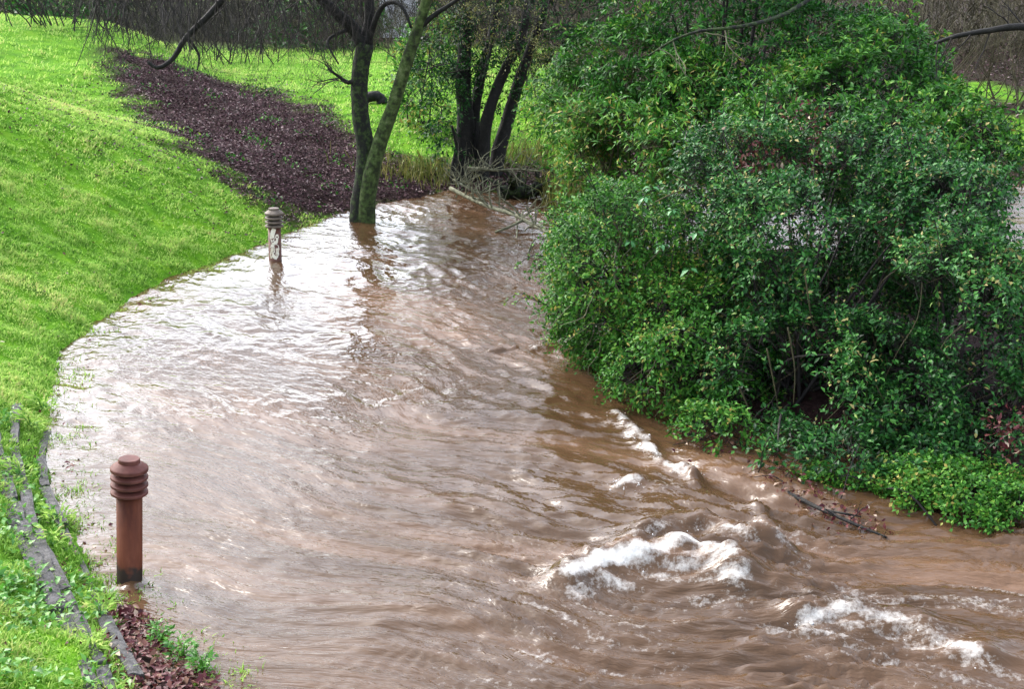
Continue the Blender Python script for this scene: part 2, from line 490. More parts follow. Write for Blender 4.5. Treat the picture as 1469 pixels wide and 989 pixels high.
# ------------------------------------------------------------------ the flood water
WX = axis([(-9, -6, .2), (-6, 6.5, .032), (6.5, 20, .5), (20, 90, 8)])
WY = axis([(-30, 5, 3), (5, 6.4, .1), (6.4, 15, .03), (15, 27, .045), (27, 32, .5)])
X, Y = np.meshgrid(WX, WY)
def poly_field(x, y, pts_px, width, along=False):
    P = np.array([flat(*p)[:2] for p in pts_px])
    lo, hi = P.min(0) - 4 * width - .3, P.max(0) + 4 * width + .3
    out = np.zeros_like(x)
    mk = (x > lo[0]) & (x < hi[0]) & (y > lo[1]) & (y < hi[1])
    out[mk] = np.exp(-(seg_dist(x[mk], y[mk], P) / width) ** 2)
    return out
warp = .35 * noise2(X * .5, Y * .5, 31)
wx, wy = X + warp, Y + .35 * noise2(X * .5, Y * .5, 32)
yy = np.linspace(-40, 40, 4001)                                  # the current swings from down the valley to across the frame
th = R(17) + R(45) * sstep(5.5, 15, yy)
G = np.cumsum(1 / np.tan(th)) * (yy[1] - yy[0]); S_ = np.cumsum(1 / np.sin(th)) * (yy[1] - yy[0])
v = wx + np.interp(wy, yy, G)
u = np.interp(wy, yy, S_)
sw = np.interp(wy, yy, np.sin(th))
cx = X - (-.15 * (Y - 14))                                       # calmer towards the left margin, rougher mid-stream
energy = .5 + .8 * sstep(-2.6, .6, X + .10 * (Y - 12)) + .85 * sstep(12, 9, Y) * sstep(-1.2, .6, X)
patch = .6 + .55 * (noise2(X * .8, Y * .55, 77) + .5)
def ridge(n):
    return 1 - 2 * np.abs(n)
hgt = .028 * noise2(u / 1.7, v / .95, 41)
hgt += .019 * ridge(noise2(u / .95, v / .52, 42)) * patch
hgt += .0125 * ridge(noise2(u / .42, v / .26, 43)) * patch
hgt += .0062 * ridge(noise2(u / .22, v / .15, 44)) * (.4 + patch)
hgt += .0028 * noise2(u / .11, v / .10, 45)
hgt *= energy
CRESTS = [([(815, 850), (865, 833), (940, 828), (1000, 816), (1045, 842)], .13, .16, 1.0),
          ([(905, 792), (960, 778), (1010, 780), (1060, 795), (1092, 808)], .12, .14, .62),
          ([(1150, 908), (1205, 900), (1290, 912), (1400, 955)], .11, .08, .80),
          ([(1000, 850), (1060, 870), (1150, 880)], .14, .06, .0),
          ([(560, 905), (640, 880), (720, 890)], .2, .03, .0)]
foam = np.zeros_like(X)
for pts, wd, hh, fo in CRESTS:
    f = poly_field(X, Y, pts, wd)
    hgt += hh * poly_field(X, Y, [(p[0] + 6, p[1] - 8) for p in pts], wd * 1.5) * (1 + .35 * noise2(X * 4, Y * 4, 51))
    if fo:
        down = poly_field(X, Y, [(p[0] + 10, p[1] + 16) for p in pts], wd * 1.2)
        foam = np.maximum(foam, fo * poly_field(X, Y, pts, wd * .62) * (.74 + .32 * noise2(X * 6, Y * 6, 55)))
        foam = np.maximum(foam, fo * .46 * np.maximum(f, down) * (1 + .5 * noise2(u / .6, v / .2, 56)))
SPLASH = [([(882, 598), (905, 620), (935, 655), (960, 680), (992, 688)], .10, .85), ([(768, 503), (800, 497), (822, 500)], .10, .7),
          ([(890, 700), (912, 698)], .09, .8), ([(186, 838), (190, 842)], .05, .35), ([(1085, 735), (1100, 760)], .06, .35),
          ([(985, 680), (1000, 700)], .07, .5), ([(700, 508), (740, 504)], .03, .2)]
for pts, wd, fo in SPLASH:
    f = poly_field(X, Y, pts, wd)
    foam = np.maximum(foam, fo * f * (.62 + .5 * noise2(X * 7, Y * 7, 57)))
    hgt += .05 * f * (1 + .5 * noise2(X * 9, Y * 9, 52))
mid = .8 * poly_field(X, Y, [(880, 790), (1000, 840), (1200, 900), (1400, 975)], .7)
streak = sstep(.15, .75, ridge(noise2(u / 1.3, v / .34, 61))) * (.22 + .2 * noise2(X * 1.2, Y * 1.2, 62))
foam = np.maximum(foam, mid * streak)
aer = poly_field(X, Y, [(700, 960), (900, 880), (1060, 880), (1250, 930), (1400, 985)], .75)   # aerated water below the crests
foam = np.maximum(foam, aer * (.31 + .22 * noise2(u / .5, v / .22, 63) + .12 * noise2(u / .2, v / .1, 64)))
foam = np.maximum(foam, 0.55 * streak * energy * sstep(-1.5, .5, X))
hgt += .018 * np.clip(foam - .35, 0, 1) * (noise2(X * 14, Y * 14, 53) + .6 * noise2(X * 28, Y * 28, 54))
mb = MB()
ny, nx = X.shape
idx = np.arange(ny * nx).reshape(ny, nx)
q = np.stack([idx[:-1, :-1], idx[:-1, 1:], idx[1:, 1:], idx[1:, :-1]], -1).reshape(-1, 4)
mb.add(np.stack([X, Y, hgt], -1).reshape(-1, 3), q, foam.ravel())
water = mb.build('water', M['water'], None, 'foam')
for nm, val in (('flow_u', u), ('flow_v', v)):
    a_ = water.data.attributes.new(nm, 'FLOAT', 'POINT'); a_.data.foreach_set("value", val.astype(np.float32).ravel())
water['kind'] = 'structure'

# foam bubbles and flecks thrown up along the breaking crests
ICO_V = unit(np.array([(0, 0, 1), (.9, 0, .1), (-.45, .8, .1), (-.45, -.8, .1), (.2, .4, -.8), (.2, -.5, -.7)], float))
ICO_F = np.array([(0, 1, 2), (0, 2, 3), (0, 3, 1), (1, 4, 2), (2, 4, 5), (2, 5, 3), (3, 5, 1), (1, 5, 4)])
mb = MB()
for pts, wd, amt, zz in [(c[0], .05, int(150 * c[3]), c[2]) for c in CRESTS if c[3] > 0] + [(s[0], s[1] * .5, int(110 * s[2]), .06) for s in SPLASH[:3]]:
    P = curve([flat(*p) for p in pts], 40)
    for k in range(amt):
        p = P[RNG.integers(len(P))] + np.array([*RNG.normal(0, wd * 1.3, 2), 0])
        rr = RNG.gamma(2.0, .0016) + .0015
        gz = zz * .85 * math.exp(-float(((p - P[np.argmin(((P - p) ** 2).sum(1))]) ** 2).sum()) / (2 * .12 ** 2))
        p[2] = gz + RNG.exponential(.008)
        mb.add(p + ICO_V * rr * RNG.uniform(.7, 1.3, 3), ICO_F)
stuff(mb.build('white_foam', M['foam']))['label'] = "white foam flecks on the breaking wave crests"

# ------------------------------------------------------------------ turf and leaf litter
def scatter(n, x0, x1, y0, y1):
    x = RNG.uniform(x0, x1, n); y = RNG.uniform(y0, y1, n)
    return x, y
def turf(name, regions, label):
    mb = MB()
    for n, x0, x1, y0, y1, hh, ww in regions:
        x, y = scatter(n, x0, x1, y0, y1)
        s = sdist(x, y)
        keep = (s > -.42 * RNG.random(n) ** 2) & (RNG.random(n) < turf_mask(x, y) ** 1.5) & (x > -.46 * y - 1.5)
        x, y = x[keep], y[keep]
        clump = fbm(x * 2.2, y * 2.2, 71, 3)
        keep = RNG.random(len(x)) < .8 + .55 * clump
        x, y, clump = x[keep], y[keep], clump[keep]
        m = len(x)
        P = np.stack([x, y, np.maximum(height(x, y) - .01, -.03)], -1)
        tint = .52 + .24 * clump + .34 * noise2(x * .45, y * .45, 72) + RNG.normal(0, .18, m)
        near = sstep(.5, .0, sdist(x, y))
        tint -= .15 * near
        D = rdir(m); D[:, 2] = 0
        D += np.array([.35, -.1, 0])
        blades(mb, P, D, hh * RNG.uniform(.5, 1.25, m) * (1 + .5 * clump), ww * RNG.uniform(.7, 1.3, m), np.clip(tint, 0, 1), RNG.uniform(.25, 1.1, (m, 1)))
    o = stuff(mb.build(name, M['grass']))
    o['label'] = label
turf('grass', [(150000, -5.5, -1.2, 5.5, 11.5, .070, .011), (190000, -9.5, -2.5, 11.5, 19, .062, .015), (130000, -14, -3, 19, 28, .065, .021), (95000, -14, 11, 26, 46, .10, .026)],
     "bright green rough grass on the banks and the meadow")
def litter(name, regions, mat, label, mask):
    mb = MB()
    for n, x0, x1, y0, y1, ll in regions:
        x, y = scatter(n, x0, x1, y0, y1)
        keep = mask(x, y)
        x, y = x[keep], y[keep]; m = len(x)
        P = np.stack([x, y, np.maximum(height(x, y), 0) + .006 + RNG.uniform(0, .02, m)], -1)
        D = rdir(m); D[:, 2] *= .35
        leaves(mb, P, D, rdir(m, 2.2), ll * RNG.uniform(.6, 1.3, m), ll * .55 * RNG.uniform(.7, 1.2, m), np.clip(RNG.normal(.45, .25, m) + .3 * fbm(x * .9, y * .9, 33, 3), 0, 1), .2, .1)
    o = stuff(mb.build(name, mat)); o['label'] = label
litter('leaf_litter', [(110000, -9.5, 3, 19.5, 36, .062), (40000, 1, 26, 23, 60, .11)], M['litter_leaf'], "purple brown fallen leaves on the bare slope behind the trees",
       lambda x, y: (sdist(x, y) > .02) & (RNG.random(len(x)) < 1.1 - turf_mask(x, y)))
def red_mask(x, y):
    d = seg_dist(x, y, RED, True); d = np.where(inside(x, y, RED), d, -d)
    return RNG.random(len(x)) < sstep(-.12, .05, d)
litter('fallen_leaves', [(16000, -3.2, -1.0, 5.0, 9.0, .055)], M['dead_leaf'], "wet dark red fallen leaves drifted along the flooded path edge", red_mask)
litter('drifted_leaves', [(9000, -8, 0, 5.5, 24, .05)], M['dead_leaf'], "sparse dead leaves floating and stranded along the grassy waterline",
       lambda x, y: (np.abs(sdist(x, y) + .08) < .22) & (RNG.random(len(x)) < .35 + .9 * noise2(x * 1.2, y * 1.2, 39)))
litter('lawn_leaves', [(1500, -11, -2, 6, 27, .055)], M['dead_leaf'], "few brown fallen leaves lying on the grass bank", lambda x, y: (sdist(x, y) > .3) & (turf_mask(x, y) > .5))
litter('scattered_leaves', [(2600, -4.2, -1.2, 5.5, 12.0, .05)], M['dead_leaf'], "brown and buff dead leaves caught between the stone edging rows",
       lambda x, y: (inside(x, y, KERB)) & (sdist(x, y) > 0) & (RNG.random(len(x)) < .55))

# ------------------------------------------------------------------ stone edging along the flooded path
def slab_mesh(seed):
    rg = np.random.default_rng(seed)
    gx, gy = 7, 4
    xs = np.linspace(-.5, .5, gx); ys = np.linspace(-.5, .5, gy)
    top = np.array([(x, y, .5) for x in xs for y in ys]); 
    edge = (np.abs(top[:, 0]) > .49) | (np.abs(top[:, 1]) > .49)
    top[edge, 2] -= .10 + .12 * rg.random(edge.sum())
    top[:, 2] += .06 * rg.normal(size=len(top))
    top[:, 1] += .05 * rg.normal(size=len(top)); top[:, 0] += .015 * rg.normal(size=len(top))
    i = np.arange(gx * gy).reshape(gx, gy)
    F = [(i[a, b], i[a + 1, b], i[a + 1, b + 1], i[a, b + 1]) for a in range(gx - 1) for b in range(gy - 1)]
    ring = [i[a, 0] for a in range(gx)] + [i[gx - 1, b] for b in range(1, gy)] + [i[a, gy - 1] for a in range(gx - 2, -1, -1)] + [i[0, b] for b in range(gy - 2, 0, -1)]
    low = top[ring].copy(); low[:, 2] = -.8
    V = np.vstack([top, low]); n = len(top); m = len(ring)
    for a in range(m):
        F.append((ring[a], n + a, n + (a + 1) % m, ring[(a + 1) % m]))
    me = bpy.data.meshes.new('slab')
    me.from_pydata([tuple(map(float, p)) for p in V], [], [tuple(int(k) for k in f) for f in F])
    me.materials.append(M['stone'])
    return me
SLABS = [slab_mesh(i) for i in range(5)]
def edging(pts, width, high, lens, label):
    P = curve([hit(*p) for p in pts], 200)
    P[:, 2] = np.maximum(height(P[:, 0], P[:, 1], False), 0)
    acc = np.concatenate([[0], np.cumsum(np.linalg.norm(np.diff(P, axis=0), axis=1))])
    root = thing('stone_edging', label, 'stone edging', P[len(P) // 2], 'stone edging rows on the bank')
    s = 0.0; k = 0
    while s < acc[-1] - .2:
        ln = lens * random.uniform(.75, 1.3)
        a = np.array([np.interp(s, acc, P[:, c]) for c in range(3)]); b = np.array([np.interp(min(s + ln, acc[-1]), acc, P[:, c]) for c in range(3)])
        d = Vector(b - a)
        o = bpy.data.objects.new('slab', SLABS[k % 5]); COL.objects.link(o); o.parent = root
        xax = d.normalized(); yax = Vector((0, 0, 1)).cross(xax).normalized(); zax = xax.cross(yax)
        m = Matrix((xax, yax, zax)).transposed().to_euler()
        m.x += random.uniform(-.14, .06); m.z += random.uniform(-.03, .03)
        o.rotation_euler = m
        o.location = Vector((a + b) / 2) + Vector((0, 0, random.uniform(-.01, .025))) - root.location
        o.scale = (d.length * .97, width * random.uniform(.8, 1.15), high)
        s += ln + random.uniform(.005, .05); k += 1
edging([(-25, 560), (-4, 650), (22, 745), (62, 835), (98, 905), (130, 985), (150, 1050)], .13, .07, 1.0, "upper row of weathered grey stone edging along the lower grass bank")
edging([(22, 585), (24, 660), (52, 770), (98, 862), (132, 925), (160, 1000)], .08, .06, .9, "narrow middle row of grey stone edging between the other two rows")
edging([(66, 622), (58, 672), (82, 745), (130, 845), (165, 925), (205, 1000)], .09, .06, .9, "lowest row of grey stone edging next to the water and red leaves")

# ------------------------------------------------------------------ bollard lights
def bollard(base_px, head_px, rad, labels, mats, lean=0.0, paint=False):
    shaft_m, cap_m = mats
    b = flat(*base_px)
    root = thing('bollard', labels, 'bollard', b, 'bollard lights standing in the flood')
    hz = at(*head_px, b[1])[2]                     # top of the head
    s = rad / .085
    hh = .27 * s
    z0 = hz - hh
    m = MB(); lathe(m, [(rad, -.5), (rad, z0), (rad * .6, z0 + .004)], b); lathe(m, [(rad * 1.06, -.5), (rad * 1.06, -.2), (rad, -.19)], b)
    sh = m.build('shaft', shaft_m, root)
    m = MB(); lathe(m, [(rad * .82, z0 + .002), (rad * .82, z0 + hh * .75)], b); m.build('lamp_core', M['core'], root)
    for k in range(3):                             # sloping louvre rings
        zb = z0 + hh * (.02 + .20 * k)
        m = MB()
        lathe(m, [(rad * .8, zb + hh * .125), (rad * 1.05, zb + hh * .118), (rad * 1.38, zb + hh * .088), (rad * 1.44, zb + hh * .07), (rad * 1.44, zb + hh * .02), (rad * 1.36, zb), (rad * 1.0, zb + hh * .015), (rad * .8, zb + hh * .02)], b, 72)
        m.build('louvre', cap_m, root, smooth=False)
    zb = z0 + hh * .62
    m = MB()
    lathe(m, [(rad * .8, zb + hh * .02), (rad * 1.38, zb), (rad * 1.45, zb + hh * .02), (rad * 1.46, zb + hh * .09), (rad * 1.42, zb + hh * .11), (rad * .94, zb + hh * .225), (rad * .82, zb + hh * .23),
              (rad * .82, zb + hh * .315), (rad * .77, zb + hh * .335), (rad * .4, zb + hh * .338), (0.0005, zb + hh * .34)], b, 72)
    m.build('cap', cap_m, root, smooth=False)
    if paint:
        m = MB()
        def ribbon(pts, w):
            pts = curve([(p[0], p[1], 0) for p in pts], 14)
            V = []
            for i, p in enumerate(pts):
                d = unit(pts[min(i + 1, 13)] - pts[max(i - 1, 0)])
                ww = w * (.7 + .6 * random.random())
                for sg in (-1, 1):
                    aa = -math.pi / 2 + (p[0] + sg * -d[1] * ww) / rad
                    V.append(b + np.array([math.cos(aa) * (rad + .003), math.sin(aa) * (rad + .003), p[1] + sg * d[0] * ww]))
            i = np.arange(13)[:, None] * 2
            m.add(V, (i + [0, 1, 3, 2]).reshape(-1, 4))
        t = z0
        ribbon([(-.02, .06), (.02, .12), (.045, .20), (.01, .26), (-.02, .33), (.0, .42), (.015, .48)], .030)
        ribbon([(.015, .04), (.045, .10), (.05, .20)], .024)
        ribbon([(-.03, .20), (-.01, .26), (.045, .30), (.05, .40)], .022)
        ribbon([(-.045, .05), (-.035, .15), (-.01, .20)], .021)
        ribbon([(-.035, .34), (-.02, .44), (.0, .50)], .018)
        m.build('paint_scribble', M['cream'], sh)
    root.rotation_euler = (0, lean, 0)
    return root
bollard((186, 834), (187, 655), .085, "rust brown bollard light close to the stone edging, the bigger one", (M['rust'], M['rust_cap']), lean=.075)
bollard((395, 374), (396, 297), .092, "bollard light with cream scribbled paint on its shaft, further off by the grass", (M['old_brown'], M['grey_cap']), lean=.02, paint=True)

# ------------------------------------------------------------------ trees
def grow(mb, p, d, length, r, depth, spread=.6, droop=0.0, kids=3, k=5, tint=.5, wob=.18, shrink=.62):
    n = 6 if depth > 0 else 4
    P = [np.array(p, float)]; d = np.array(d, float)
    for i in range(n):
        d = unit(d + RNG.normal(0, wob, 3) + np.array([0, 0, -droop]))
        P.append(P[-1] + d * length / n)
    P = np.array(P)
    rr = np.linspace(r, r * .45, n + 1)
    tube(mb, P, rr, max(3, k), tint, cap=False)
    if depth > 0:
        for j in range(kids):
            i = RNG.integers(1, n + 1)
            nd = unit(unit(P[i] - P[i - 1]) + RNG.normal(0, spread, 3))
            grow(mb, P[i], nd, length * shrink * RNG.uniform(.7, 1.25), max(rr[i] * .6, .0025), depth - 1, spread, droop * 1.25, kids, k - 1, tint, wob, shrink)
def pts_at(lst, Y):
    return [at(x, y, Y + (dy if dy else 0)) for x, y, dy in lst]

# the twin trunked tree standing at the water's edge
tb = flat(518, 318)
TY = tb[1]
tree = thing('bare_tree', "twin trunked mossy bare tree standing in the water at the bend", 'tree', tb)
m = MB()
tube(m, curve([tb + [-.02, 0, -.4], *pts_at([(517, 300, 0), (522, 255, 0), (524, 210, .02), (517, 165, .05), (516, 110, .1), (524, 62, .12)], TY)], 26),
     np.interp(np.linspace(0, 1, 26), [0, .12, .3, .6, 1], [.22, .185, .15, .142, .14]), 12, .5, True, .03)
m.build('trunk', M['bark_moss'], tree)
m = MB()
tube(m, curve([tb + [.1, -.08, -.4], *pts_at([(526, 296, -.1), (533, 250, -.12), (545, 205, -.15), (563, 155, -.2), (580, 100, -.3), (598, 45, -.4), (612, 0, -.5), (628, -70, -.6), (650, -160, -.7)], TY)], 30),
     np.interp(np.linspace(0, 1, 30), [0, .15, .4, 1], [.17, .145, .115, .06]), 11, .5, True, .03)
m.build('trunk', M['bark_green'], tree)
LIMBS = [([(522, 66, .12), (505, 38, .1), (482, 18, 0), (455, -8, -.1), (420, -40, -.3), (370, -85, -.5)], .12, .05),
         ([(526, 64, .12), (530, 20, .15), (527, -30, .2), (522, -110, .3), (510, -230, .5)], .10, .035),
         ([(528, 62, .12), (538, 30, 0), (550, 8, -.1), (566, 3, -.2), (580, 14, -.3), (590, 40, -.35)], .055, .02),
         ([(516, 110, .1), (500, 118, 0), (484, 108, -.1), (470, 98, -.2)], .05, .012),
         ([(600, 42, -.4), (622, 22, -.5), (652, 2, -.6), (700, -30, -.8)], .05, .02),
         ([(360, -60, .4), (310, 10, .3), (268, 52, .2), (248, 84, .1), (226, 97, 0), (212, 88, 0)], .06, .025), ([(268, 52, .2), (285, 78, .2), (283, 100, .1)], .03, .01),
         ([(505, 40, .1), (480, 50, -.1), (470, 62, -.3), (486, 92, -.4)], .035, .012)]
for pts, r0, r1 in LIMBS:
    m = MB(); P = curve(pts_at(pts, TY), 16)
    tube(m, P, np.linspace(r0, r1, 16), 8, .5, True, .03)
    m.build('limb', M['bark_dark'], tree)
m = MB()                                           # drooping twigs hung from limbs above the frame
for k in range(330):
    px = RNG.uniform(130, 530); top = at(px, RNG.uniform(-90, 10), TY + RNG.uniform(-1.5, 3.5))
    grow(m, top, np.array([RNG.normal(0, .35), RNG.normal(0, .3), -1.0]), RNG.uniform(.5, 1.25), .011, 2, .5, .06, 3, 4, .5, .2, .6)
for (x, y), (dx, dz) in [((484, 108), (-.6, .6)), ((500, 118), (-.8, .3)), ((478, 104), (-.4, .9)), ((486, 112), (-.9, -.1))]:
    for q_ in range(2):
        grow(m, at(x, y, TY - .1), np.array([dx, RNG.normal(0, .3), dz]), .55, .010, 1, .5, 0, 3, 4)
for k in range(190):                               # upright twigs of the crown
    px = RNG.uniform(430, 860)
    grow(m, at(px, RNG.uniform(-110, -10), TY + RNG.uniform(-.8, .8)), np.array([RNG.normal(0, .5), RNG.normal(0, .5), RNG.uniform(-1.0, .6)]), RNG.uniform(.5, 1.1), .007, 2, .6, .03, 3, 4)
stuff(m.build('twigs', M['twig'], tree))
m = MB()
P0 = hit(536, 148); 
tube(m, curve([P0 + [-.28, 0, .02], P0 + [-.05, .0, .16], P0 + [.14, .02, .12], P0 + [.2, .0, -.02]], 12), np.linspace(.10, .15, 12), 9, .5, True, .08)
tag(m.build('tree_stump', M['bark_dark']), "small dark stump in the grass seen between the twin trunks", 'stump')

# the dark clump of stems on the far bank, with ivy
SY = 25.4
sb = at(690, 252, SY)
stems = thing('ivy_tree', "dark many stemmed tree clad in ivy on the far bank behind the fallen branches", 'tree', (sb[0], sb[1], float(height(sb[0], sb[1], False))))
STEMS = [([(668, 285, 0), (665, 230, 0), (668, 175, 0), (664, 110, 0), (668, 40, 0), (664, -60, 0), (655, -200, .3)], .20, .09),
         ([(676, 280, .1), (680, 220, .1), (682, 150, .2), (695, 90, .3), (712, 20, .4), (730, -90, .6)], .13, .06),
         ([(690, 280, 0), (694, 215, -.1), (700, 165, -.2), (722, 105, -.2), (748, 50, -.3), (770, -60, -.3)], .14, .07),
         ([(706, 280, .2), (715, 220, .2), (732, 160, .2), (748, 105, .2), (768, 50, .2), (800, -40, .1)], .17, .06),
         ([(660, 285, -.2), (650, 250, -.3), (655, 210, -.3), (648, 180, -.4)], .08, .02)]
for pts, r0, r1 in STEMS:
    m = MB(); tube(m, curve(pts_at(pts, SY), 20), np.linspace(r0, r1, 20), 9, .5, True, .05); m.build('stem', M['bark_dark'], stems)

def spray(mb, tw, P0, D0, n_leaf, twl, L, Wd, tint0, tsd, up=.7, droop=.2):   # leafy twigs: leaves set along short shoots
    n = len(P0)
    D0 = unit(D0)
    for j in range(n_leaf):
        t = (j + 1) / n_leaf
        side = unit(np.cross(D0, rdir(n)))
        P = P0 + D0 * (twl * t)[:, None] + np.array([0, 0, -1]) * (droop * twl * t * t)[:, None] + side * .01
        D = D0 * .55 + side * .8 + np.array([0, 0, -.15])
        Nn = rdir(n) * .6 + np.array([0, 0, up]) + D0 * .25
        leaves(mb, P, D, Nn, L * RNG.uniform(.65, 1.3, n), Wd * RNG.uniform(.7, 1.25, n), np.clip(tint0 + RNG.normal(0, tsd, n), 0, 1), .18, .15)
    if tw is not None:
        A = P0 - D0 * .12
        B = P0 + D0 * twl[:, None] + np.array([0, 0, -1]) * (droop * twl)[:, None]
        S = unit(np.cross(D0, rdir(n))) * .004; S2 = unit(np.cross(D0, S)) * .004
        V = np.stack([A + S, A - S, A + S2, B], 1).reshape(-1, 3)
        b = np.arange(n)[:, None] * 4
        tw.add(V, np.concatenate([b + [0, 1, 3], b + [1, 2, 3], b + [2, 0, 3]]), .5)
VOIDS = [(at(1240, 395, 11.75), .34), (at(1300, 425, 11.8), .30), (at(1175, 590, 10.75), .26), (at(1235, 600, 10.7), .19), (at(1085, 590, 11.2), .20), (at(1335, 470, 10.7), .26), (at(880, 235, 16.8), .45),
         (at(1215, 275, 12.4), .24), (at(1130, 470, 11.2), .2), (at(1280, 520, 10.7), .26), (at(1400, 560, 10.4), .25), (at(1000, 275, 12.9), .26), (at(1060, 420, 11.9), .18), (at(960, 460, 12.6), .16), (at(1330, 590, 10.3), .15), (at(1330, 250, 14.4), .3), (at(1010, 190, 16.6), .3)]
def foliage_lobes(mb, tw, lobes, n, n_leaf, twl, L, Wd, tint, tsd, seed, gap=-.25, gscale=2.6, zmin=.05, up=.7, droop=.2, out=1.0, rise=.25):
    C = np.array([l[0] for l in lobes]); Rr = np.array([l[1] for l in lobes])
    area = (Rr[:, 0] * Rr[:, 2] + Rr[:, 1] * Rr[:, 2] + Rr[:, 0] * Rr[:, 1])
    pick = RNG.choice(len(lobes), n, p=area / area.sum())
    dirs = rdir(n, .15)
    depth = 1 - np.abs(RNG.normal(0, .13, n))
    lump = 1 + .30 * noise3(dirs * 2.4 + pick[:, None] * 7.3, seed + 5)
    P = C[pick] + dirs * Rr[pick] * (depth * lump)[:, None]
    nrm = unit(dirs / Rr[pick])
    keep = P[:, 2] > zmin
    for i in range(len(lobes)):                    # drop shoots deep inside a neighbouring lobe
        q_ = (((P - C[i]) / Rr[i]) ** 2).sum(1)
        keep &= ~((q_ < .5) & (pick != i))
    g = noise3(P * gscale, seed) + .5 * noise3(P * gscale * 2.3, seed + 1)
    keep &= (g > gap) | (depth < .78)
    for vc, vr in VOIDS:                           # dark hollows between the boughs
        keep &= np.linalg.norm((P - vc) * np.array([1, .38, 1]), axis=1) + .12 * noise3(P * 6, 3) > vr
    P, nrm, g = P[keep], nrm[keep], g[keep]
    m = len(P)
    D = nrm * out + rdir(m) * .7 + np.array([0, 0, rise])
    t = tint + .20 * g + .20 * noise3(P * 1.1, seed + 3)
    spray(mb, tw, P, D, n_leaf, twl * RNG.uniform(.6, 1.3, m), L, Wd, t, tsd, up, droop)
    return P
def lobe(px, py, Y, rx, ry, rz):
    return (at(px, py, Y), np.array([rx, ry, rz]))
def shrub(name, label, cat, lobes, n, n_leaf, twl, L, Wd, mat, tint, tsd, seed, base=None, stems_n=14, stem_mat='twig', stem_r=.022, group=None, shoots=0, **kw):
    C = np.array([l[0] for l in lobes])
    bx, by = (C[:, 0].mean(), C[:, 1].mean()) if base is None else base
    root = thing(name, label, cat, (bx, by, float(max(height(bx, by, False), 0))), group)
    mb, tw = MB(), MB()
    P = foliage_lobes(mb, tw, lobes, n, n_leaf, twl, L, Wd, tint, tsd, seed, **kw)
    bl = np.array(root.location)
    for i in range(shoots):                        # long arching shoots break the outline
        p = P[RNG.integers(len(P))]
        if p[2] < .5:
            continue
        d = unit(p - C[np.argmin(((C - p) ** 2).sum(1))] + RNG.normal(0, .25, 3) + np.array([0, 0, .35]))
        ln = RNG.uniform(.25, .75)
        Q = curve([p - d * .2, p + d * ln * .6, p + d * ln + np.array([0, 0, -.35 * ln])], 10)
        tube(tw, Q, np.linspace(.006, .0025, 10), 4, .5, False)
        kk = int(ln * 34)
        ii = RNG.uniform(2, 9, kk); i0 = ii.astype(int); fr_ = (ii - i0)[:, None]
        PP = Q[i0] * (1 - fr_) + Q[np.minimum(i0 + 1, 9)] * fr_
        leaves(mb, PP, rdir(kk) + d * .5, rdir(kk) * .6 + np.array([0, 0, .7]), L * RNG.uniform(.6, 1.2, kk), Wd * RNG.uniform(.7, 1.2, kk), np.clip(tint + .22 + RNG.normal(0, tsd, kk), 0, 1), .18, .15)
    for i in range(stems_n):                       # stems fan from the stool into the crown
        tgt = P[RNG.integers(len(P))]
        st = bl + np.array([RNG.normal(0, .25), RNG.normal(0, .25), -.1])
        midp = st * .45 + tgt * .55 + np.array([RNG.normal(0, .12), RNG.normal(0, .12), .15])
        tube(tw, curve([st, midp, tgt], 9), np.linspace(stem_r, .005, 9), 5, .5, False)
    stuff(mb.build('foliage', mat, root))
    stuff(tw.build('stems', M[stem_mat], root))
    return root, P

# ivy and crown foliage of the stemmed tree
mb, tw = MB(), MB()
foliage_lobes(mb, tw, [lobe(625, 95, SY - .3, .45, .5, .7), lobe(640, 160, SY - .4, .35, .4, .65), lobe(655, 60, SY, .5, .5, .6), lobe(760, 55, SY, .95, .7, .6), lobe(830, 85, SY, .6, .6, .5), lobe(775, 105, SY, .5, .5, .35), lobe(715, 120, SY + .3, .4, .4, .4),
                       lobe(700, 60, SY + .2, .6, .6, .6), lobe(650, 215, SY - .3, .2, .25, .4), lobe(760, 20, SY, 1.3, 1, .8), lobe(700, -60, SY, 1.9, 1.5, .9), lobe(800, -150, SY + .5, 2.2, 1.8, 1.5)],
              6200, 8, .28, .085, .038, .22, .24, 91, .0, 2.0, .3)
for k in range(120):
    grow(tw, at(RNG.uniform(600, 860), RNG.uniform(-60, 110), SY + RNG.uniform(-1, 1.5)), np.array([RNG.normal(0, .7), RNG.normal(0, .5), RNG.normal(-.2, .7)]), RNG.uniform(.5, 1.3), .010, 2, .6, .03, 3, 4)
ol = MB()
foliage_lobes(ol, tw, [lobe(850, 70, 22.5, .9, .7, .6), lobe(800, 150, 23.5, .5, .5, .5), lobe(760, 30, 23, 1.0, .7, .5), lobe(655, 20, 24, .6, .5, .4), lobe(830, 190, 23, .3, .4, .5)], 620, 9, .34, .055, .016, .6, .25, 93, .05, 1.0, 1.0)
stuff(ol.build('drooping_leaves', M['olive_leaf'], stems))
stuff(mb.build('ivy_leaves', M['back_leaf'], stems))
stuff(tw.build('twigs', M['twig'], stems))

